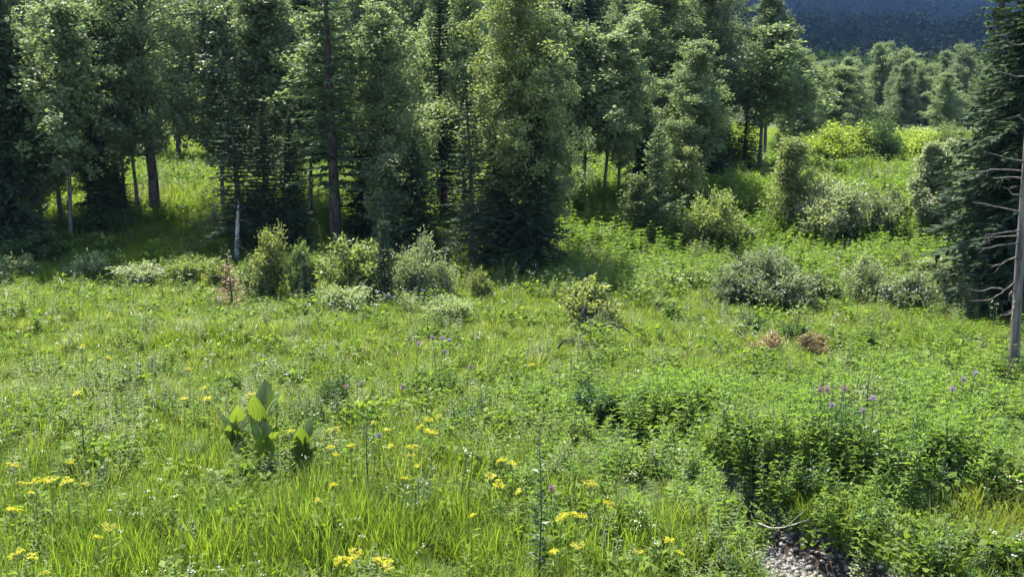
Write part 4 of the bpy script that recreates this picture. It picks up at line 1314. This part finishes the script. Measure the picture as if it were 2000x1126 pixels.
# grey slab at the water's edge in the lower right corner
p = at(1995, 1098)
g = Geo()
outl = [(-.30, .06), (-.17, .17), (.10, .24), (.45, .25), (.75, .10), (.72, -.22), (.35, -.38), (.06, -.26), (-.08, -.10)]
k = len(outl)
top_ = np.array([[a_, b_, .10 + .03 * math.sin(3 * a_) + .02 * math.cos(7 * b_)] for a_, b_ in outl])
mid_ = np.array([[a_ * 1.04, b_ * 1.05, .03] for a_, b_ in outl])
bot_ = np.array([[a_ * .9, b_ * .9, -.25] for a_, b_ in outl])
V = np.vstack([top_, mid_, bot_, [[.25, 0, .13]]])
Qd = [[a_ * k + j, (a_ + 1) * k + j, (a_ + 1) * k + (j + 1) % k, a_ * k + (j + 1) % k] for a_ in range(2) for j in range(k)]
g.add(V, Qd, [[j, (j + 1) % k, 3 * k] for j in range(k)])
o = obj("stone_slab", g.mesh("stone_slab", [M['stone']], smooth=False))
o.location = (p[0], p[1], max(p[2], WATER_Z) + .10)
o.rotation_euler = (.10, -.05, .3)
props(o, "flat grey stone slab at the water's edge in the lower right corner", "stone")

# ------------------------------------------------------------------ pleated broad-leaved plants
def pleated_leaf(seed, L_, W_):
    nu, nv = 11, 8
    V = []
    for j in range(nv + 1):
        t = j / nv
        half = W_ / 2 * (math.sin(math.pi * min(1, (t * .93 + .07)) ** .85) ** .8) if t < 1 else 0
        for i in range(nu):
            s = -1 + 2 * i / (nu - 1)
            pl = .012 * (1 if i % 2 else -1) * (1 - t)
            V.append([s * half, .55 * half * s * s + pl + .15 * L_ * t * t, t * L_])
    Q = [[j * nu + i, j * nu + i + 1, (j + 1) * nu + i + 1, (j + 1) * nu + i] for j in range(nv) for i in range(nu - 1)]
    return mk_mesh("pleated_leaf", V, Q, None, [M['veratrum']])


nt = M['veratrum'].node_tree
_mix = [q for q in nt.nodes if q.type == 'MIX'][0]; _ramp = [q for q in nt.nodes if q.type == 'VALTORGB'][0]; _bs = [q for q in nt.nodes if q.type == 'BSDF_PRINCIPLED'][0]
_tc = nt.nodes.new("ShaderNodeTexCoord"); _wv = nt.nodes.new("ShaderNodeTexWave"); _wv.bands_direction = 'X'; _wv.inputs["Scale"].default_value = 13; _wv.inputs["Distortion"].default_value = .6; _wv.inputs["Detail"].default_value = 2
nt.links.new(_tc.outputs["Object"], _wv.inputs[0])
_rb = nt.nodes.new("ShaderNodeMix"); _rb.data_type = 'RGBA'; _rb.blend_type = 'MULTIPLY'; _rb.inputs[7].default_value = (.58, .62, .5, 1)
nt.links.new(_wv.outputs[1], _rb.inputs[0]); nt.links.new(_ramp.outputs[0], _rb.inputs[6])
nt.links.new(_rb.outputs[2], _bs.inputs["Base Color"]); nt.links.new(_rb.outputs[2], _mix.inputs[6])
_bp = nt.nodes.new("ShaderNodeBump"); _bp.inputs["Distance"].default_value = .01; nt.links.new(_wv.outputs[1], _bp.inputs["Height"]); nt.links.new(_bp.outputs[0], _bs.inputs["Normal"])
PL = [pleated_leaf(i, *d) for i, d in enumerate([(.46, .26), (.40, .21), (.50, .24), (.34, .20)])]
for (bx, by, bt, lab, ll) in [
    (462, 885, 765, "left plant of the broad pleated-leaf trio, narrowest and palest", [(.36, 100, 10, 1), (.46, 300, 22, 0), (.20, 20, 38, 3), (.34, 170, 34, 1), (.10, 250, 14, 0), (.05, 290, 8, 2), (.12, 60, 22, 0)]),
    (520, 920, 750, "tallest broad pleated-leaf plant, in the middle of the trio", [(.60, 90, 8, 2), (.55, 250, 14, 0), (.62, 10, 26, 1), (.36, 200, 20, 0), (.30, 330, 30, 3), (.25, 120, 18, 2), (.12, 280, 16, 0)]),
    (595, 930, 795, "broad pleated-leaf plant at the right of the trio, widest leaves", [(.34, 270, 6, 0), (.46, 60, 16, 1), (.40, 0, 36, 2), (.38, 180, 34, 1), (.18, 250, 10, 2), (.24, 330, 42, 3), (.20, 210, 40, 3), (.06, 300, 12, 0), (.10, 150, 26, 1), (.30, 120, 24, 1)])]:
    p = at(bx, by)
    hh = top_h(p, bx, bt)
    t = thing("pleated_plant", p, lab, "plant", "broad pleated plants in the front meadow", 0)
    sc = hh / 1.05
    g = Geo(); g.tube(np.array([[0, 0, -.05], [0, .01, hh * .4], [.01, 0, hh * .75]]), [.018, .015, .008], 7)
    obj("stem", g.mesh("pleated_stem", [M['stem']]), t)
    for (z_, azd, tiltd, kd) in ll:
        o = obj("leaf", PL[kd], t)
        az_ = R(azd)
        o.location = (.012 * math.cos(az_), .012 * math.sin(az_), z_ * sc + .08)
        o.rotation_euler = (Matrix.Rotation(az_ - math.pi / 2, 4, 'Z') @ Matrix.Rotation(-R(tiltd), 4, 'X')).to_euler()
        o.scale = (sc * .95, sc * .95, sc * .85)

# ------------------------------------------------------------------ yellow umbels
def yellow_head(seed, spread, n):
    r = np.random.default_rng(seed); g = Geo()
    for i in range(n):
        a = r.uniform(0, 6.28); d = spread * math.sqrt(r.uniform())
        c = np.array([d * math.cos(a), d * math.sin(a) * .9, r.uniform(-.02, .03) - d * .15])
        g.tube(np.array([[0, 0, -.14], c * .7 + np.array([0, 0, -.05]), c]), [.003, .002, .0015], 3, 1, cap=False)
        k = 16
        q = c + r.normal(0, 1, (k, 3)) * np.array([.017, .017, .007])
        nn_ = unit(r.normal(0, .45, (k, 3)) + UPV)
        g.leaves(q, unit(np.cross(nn_, r.normal(0, 1, (k, 3)))), nn_, r.uniform(.014, .022, k), r.uniform(.013, .02, k), 0)
    return g.mesh("yellow_head", [M['yellow'], M['stem']])


def yellow_stalk(seed, h):
    r = np.random.default_rng(seed); g = Geo()
    g.tube(np.array([[0, 0, -.05], [r.normal(0, .02), r.normal(0, .02), h * .5], [0, 0, h - .1]]), [.006, .005, .003], 4, 1, cap=False)
    P, A = [], []
    for i in range(12):
        z = h * r.uniform(.2, .8); a = r.uniform(0, 6.28)
        P.append([0, 0, z]); A.append([math.cos(a), math.sin(a), .5])
    g.leaves(np.array(P), np.array(A), np.tile(UPV, (12, 1)) + r.normal(0, .3, (12, 3)), .11, .025, 0, bend=.2)
    return g.mesh("yellow_stalk", [M['herb'], M['stem']])


YH = [yellow_head(800 + i, s_, n_) for i, (s_, n_) in enumerate([(.07, 9), (.10, 14), (.12, 20), (.05, 6)])]
YS = [yellow_stalk(820 + i, .72) for i in range(3)]
YEL = [
    (25, 907, 1, "yellow umbel flower on the left edge above the long yellow drift"),
    (42, 942, 0, "leftmost flower of the long yellow drift at left"), (70, 938, 1, "second flower from the left in the long yellow drift"),
    (98, 934, 2, "fullest flower in the middle of the long yellow drift"), (130, 938, 1, "fourth flower in the long yellow drift, right of the fullest"),
    (168, 944, 0, "rightmost flower of the long yellow drift at left"), (62, 962, 3, "small yellow flower hanging just under the long drift"),
    (28, 993, 2, "yellow umbel on the left edge below the long yellow drift"), (135, 902, 3, "pale small yellow flower above the long yellow drift's right end"),
    (215, 1027, 1, "yellow umbel below the right end of the long drift"), (192, 1047, 3, "little yellow flower just under the umbel below the long drift"),
    (32, 1078, 1, "yellow umbel near the bottom left corner, upper of two"), (62, 1086, 0, "yellow umbel near the bottom left corner, right of the upper one"),
    (84, 1120, 3, "yellow flower cut by the bottom edge near the left corner"),
    (152, 766, 0, "yellow flower far up the left meadow, alone"), (160, 676, 3, "tiny yellow flower highest in the left meadow"), (212, 698, 3, "tiny yellow flower just right of and below the highest one at left"),
    (368, 720, 3, "yellow flower above the group left of the pleated plants"), (396, 758, 3, "yellow flower at the upper right of the group left of the pleated plants"),
    (404, 778, 0, "yellow flower at the lower right of the group left of the pleated plants"), (360, 778, 3, "yellow flower at the left of the group left of the pleated plants"),
    (488, 770, 1, "yellow umbel peeping between the left and the tallest pleated plants"), (540, 782, 3, "yellow flower right of the tallest pleated plant's top"), (484, 808, 3, "small yellow flower low between the two left pleated plants"),
    (565, 842, 0, "yellow flower between the tallest and the right pleated plants"), (652, 840, 2, "large yellow umbel just right of the pleated plants"),
    (645, 872, 0, "yellow flower directly under the large umbel right of the pleated plants"), (686, 870, 3, "small yellow flower right of the one under the large umbel"), (655, 887, 3, "lowest yellow flower under the large umbel right of the pleated plants"),
    (728, 824, 3, "yellow flower left of the tall leafy stalk's top"), (756, 838, 3, "yellow flower right of the tall leafy stalk's top"), (684, 870, 3, "dim yellow flower left of the tall leafy stalk"),
    (838, 818, 1, "upper yellow umbel of the bright cluster in the centre"), (858, 812, 0, "right yellow umbel of the bright cluster in the centre"), (842, 842, 2, "lowest and widest yellow umbel of the bright cluster in the centre"), (820, 832, 0, "left yellow umbel of the bright cluster in the centre"),
    (805, 872, 1, "yellow umbel below the bright central cluster"), (801, 889, 3, "small yellow flower under the umbel below the central cluster"), (762, 871, 3, "yellow flower left of the umbel below the central cluster"), (815, 910, 3, "faint yellow flower further below the central cluster"),
    (650, 946, 0, "yellow flower in tall grass under the right pleated plant"), (620, 976, 3, "small yellow flower in tall grass, lower left of the one under the pleated plant"), (790, 934, 3, "lone yellow flower in tall grass in the middle"),
    (978, 898, 1, "yellow umbel at the top of the group left of the dark thistle stalk"), (1002, 904, 0, "yellow umbel at the upper right of the group left of the dark thistle stalk"), (957, 930, 1, "yellow umbel at the left of the group left of the dark thistle stalk"),
    (976, 946, 1, "yellow umbel at the bottom of the group left of the dark thistle stalk"), (1012, 959, 3, "small yellow umbel nearest the dark thistle stalk, left side"), (922, 1005, 3, "lone yellow flower beside the thin dark reeds"),
    (1152, 944, 2, "yellow umbel above the stream's near bank, right of the thistle stalk"), (1190, 986, 1, "yellow umbel below and right of the one above the stream bank"), (1096, 1010, 2, "left of two rich yellow umbels right of the thistle stalk"), (1130, 1004, 2, "right of two rich yellow umbels right of the thistle stalk"),
    (1130, 1064, 1, "yellow umbel below the two rich ones"), (1083, 1076, 0, "orange-yellow flower at the right foot of the thistle stalk"), (1308, 1054, 0, "yellow flower on the grassy bank left of the gravelly water"), (1330, 1080, 3, "small yellow flower below the one on the grassy bank"), (1248, 1078, 3, "tiny yellow flower at the bottom between the two right groups"),
    (672, 1096, 2, "big yellow umbel at the bottom edge, left of two"), (696, 1078, 1, "yellow umbel just above the big one at the bottom edge"), (748, 1092, 2, "big pale yellow umbel at the bottom edge, right of two"), (756, 1108, 0, "yellow flower cut by the bottom edge under the right big umbel"),
    (1040, 714, 3, "lone yellow spot in the middle meadow below the bent branches")]
ry = np.random.default_rng(91)
for i, (fx_, fy_, kd, lab) in enumerate(YEL):
    # the head is seen at fx_,fy_: find the ground under it for a plant of its height
    hgt = ry.uniform(.62, .8)
    d = ray(fx_, fy_)
    t_ = 5.0
    while True:
        q = EYE + d * t_
        if q[2] - tz(q[0], q[1]) < hgt or t_ > 70:
            break
        t_ += .03
    p = np.array([q[0], q[1], tz(q[0], q[1])])
    t = thing("yellow_flower", p, lab, "flower", "yellow umbel flowers in the meadow", ry.uniform(0, 6.28))
    sk = obj("stem", YS[i % 3], t); sk.scale = (1, 1, hgt / .72)
    hd = obj("flower_head", YH[kd], t, M['yellow_old'] if i % 4 == 1 else None); hd.location = (0, 0, hgt)
    hd.rotation_euler = (ry.normal(0, .22), ry.normal(0, .22), 0)
    f_ = .7 if fy_ > 800 else .85
    hd.scale = (f_, f_, f_)

# purple and rosy flowers on thin stalks
def knob(seed, mat):
    r = np.random.default_rng(seed); g = Geo()
    k = 34
    d = unit(r.normal(0, 1, (k, 3)) + np.array([0, 0, .4]))
    g.leaves(d * .008, d, r.normal(0, 1, (k, 3)), .034, .014, 0)
    g.tube(np.array([[0, 0, -.03], [0, 0, -.015], [0, 0, .004]]), [.003, .011, .008], 6, 1)
    return g.mesh("knob", [mat, M['dark_stem']])


KN = [knob(840, M['purple']), knob(841, M['rose'])]


def stalk(seed, h):
    r = np.random.default_rng(seed); g = Geo()
    g.tube(np.array([[0, 0, -.05], [r.normal(0, .02), r.normal(0, .02), h * .5], [0, 0, h - .02]]), [.006, .005, .0035], 4, 1, cap=False)
    P, A = [], []
    for i in range(9):
        z = h * r.uniform(.1, .75); a = r.uniform(0, 6.28)
        P.append([0, 0, z]); A.append([math.cos(a), math.sin(a), .7])
    g.leaves(np.array(P), np.array(A), np.tile(UPV, (9, 1)) + r.normal(0, .3, (9, 3)), .10, .022, 0, bend=.2)
    return g.mesh("stalk", [M['herb_dark'], M['dark_stem']])


ST = [stalk(850 + i, 1.0) for i in range(3)]
PUR = [(845, 660, 0, .9, "purple flower on a tall stalk, left of the tall trio in mid meadow"), (864, 661, 0, .9, "purple flower on a tall stalk, middle of the tall trio in mid meadow"), (877, 664, 0, .9, "purple flower on a tall stalk, right of the tall trio in mid meadow"),
       (818, 671, 0, .8, "purple flower on a shorter stalk left of the tall trio"), (867, 687, 0, .7, "purple flower below the tall trio"), (918, 717, 1, .6, "pinkish flower right of the purple trio's clump"), (706, 748, 0, .6, "purple flower in mid meadow right of the tall dark clump, upper"),
       (677, 754, 1, .7, "pink flower over the tall dark clump"), (786, 756, 1, .6, "pink flower below the purple trio's clump"), (740, 850, 0, .6, "purple flower beside the tall leafy stalk"),
       (1603, 761, 1, 1.0, "rosy flower at the left of the right-hand flower group"), (1616, 762, 1, 1.0, "rosy flower close beside the leftmost of the right-hand group"), (1650, 761, 1, 1.0, "rosy flower in the middle of the right-hand group"),
       (1707, 778, 0, 1.0, "purple flower at the right of the right-hand group"), (1625, 791, 0, .9, "purple flower at the lower left of the right-hand group"), (1686, 804, 0, .9, "lowest purple flower of the right-hand group"),
       (1860, 759, 0, .9, "pale purple flower alone near the dead trunk"), (1905, 728, 0, 1.0, "purple flower close left of the dead trunk's foot"), (1882, 741, 0, .9, "faint purple flower between the lone one and the dead trunk"), (1078, 953, 1, .7, "pink flower right beside the thistle stalk")]
for i, (fx_, fy_, kd, hgt, lab) in enumerate(PUR):
    d = ray(fx_, fy_); t_ = 5.0
    while True:
        q = EYE + d * t_
        if q[2] - tz(q[0], q[1]) < hgt or t_ > 70:
            break
        t_ += .03
    p = np.array([q[0], q[1], tz(q[0], q[1])])
    t = thing("purple_flower" if kd == 0 else "pink_flower", p, lab, "flower", "purple and pink flowers on thin stalks", ry.uniform(0, 6.28))
    o = obj("stem", ST[i % 3], t); o.scale = (1, 1, hgt)
    o = obj("flower_head", KN[kd], t); o.location = (0, 0, hgt); o.scale = (1.15,) * 3

# tall leafy stalks
def tall_herb(seed, h, n, ll, lw, mat):
    r = np.random.default_rng(seed); g = Geo(); g2 = Geo()
    g.tube(np.array([[0, 0, -.05], [r.normal(0, .01), 0, h * .5], [0, 0, h]]), [.011, .009, .004], 6)
    z = np.linspace(.12, 1, n) * h
    a = np.arange(n) * 2.4 + r.normal(0, .3, n)
    el = r.uniform(.1, .6, n) + .7 * (z / h) ** 4
    A = np.stack([np.cos(a) * np.cos(el), np.sin(a) * np.cos(el), np.sin(el)], 1)
    f = 1.05 - .6 * z / h
    g2.leaves(np.stack([0 * z, 0 * z, z], 1), A, np.tile(UPV, (n, 1)) + r.normal(0, .3, (n, 3)), ll * f, lw * f, 0, bend=.25)
    return g.mesh("tall_stem", [M['dark_stem']]), g2.mesh("tall_foliage", [M[mat]])


for (bx, by, bt, n_, ll, lw, mt, lab) in [
    (1052, 1150, 845, 90, .17, .05, 'herb_dark', "tall dark leafy thistle stalk in the front centre"),
    (722, 985, 795, 46, .10, .028, 'herb_dark', "tall thin leafy stalk right of the pleated plants"),
    (1112, 1010, 925, 30, .09, .022, 'herb', "short thin stalk among the rich yellow umbels"),
    (170, 930, 800, 30, .09, .020, 'herb', "thin stalk above the long yellow drift"),
    (1693, 835, 700, 36, .10, .024, 'herb_grey', "thin grey stalk rising above the right-hand flower group")]:
    p = at(bx, by)
    a_, b_ = tall_herb(by, top_h(p, bx, bt), n_, ll, lw, mt)
    t = thing("tall_herb", p, lab, "plant", None, 0)
    obj("stem", a_, t); obj("foliage", b_, t)
for (bx, by, bt, lab) in [(912, 1050, 845, "dark thin reed stalk, right of the pair in the front meadow"), (898, 1040, 870, "dark thin reed stalk, left of the pair in the front meadow")]:
    p = at(bx, by); h = top_h(p, bx + 14, bt)
    t = thing("reed_stalk", p, lab, "plant")
    g = Geo(); g.tube(np.array([[0, 0, -.05], [.03, 0, h * .5], [.10, 0, h]]), [.007, .006, .003], 5)
    obj("stem", g.mesh("reed_stem", [M['dark_stem']]), t)
    g = Geo(); r = np.random.default_rng(by)
    B = np.array([[.03, 0, h * .3], [.035, 0, h * .45], [.02, 0, h * .2]])
    g.blades(B, np.array([.4, 2.6, 4.2]), np.array([.4, .3, .35]), np.array([.012, .01, .012]), np.array([.3, .3, .3]), np.array([.8, .7, .9]))
    obj("leaf", g.mesh("reed_leaf", [M['grass']]), t)

# ------------------------------------------------------------------ haze
HAZE = 0.00008
bpy_box = Geo()
x0, x1, y0, y1, z0, z1 = -1300, 1300, -60, 1290, -70, 165
V = [[x0, y0, z0], [x1, y0, z0], [x1, y1, z0], [x0, y1, z0], [x0, y0, z1], [x1, y0, z1], [x1, y1, z1], [x0, y1, z1]]
me = mk_mesh("haze", V, [[0, 3, 2, 1], [4, 5, 6, 7], [0, 1, 5, 4], [1, 2, 6, 5], [2, 3, 7, 6], [3, 0, 4, 7]])
m = bpy.data.materials.new("haze_air"); m.use_nodes = True
nt = m.node_tree; nt.nodes.clear()
out = nt.nodes.new("ShaderNodeOutputMaterial"); pv = nt.nodes.new("ShaderNodeVolumePrincipled")
pv.inputs["Color"].default_value = (0.25, 0.46, 1.0, 1)
pv.inputs["Density"].default_value = HAZE
nt.links.new(pv.outputs[0], out.inputs["Volume"])
me.materials.append(m)
props(obj("haze", me), kind='stuff')
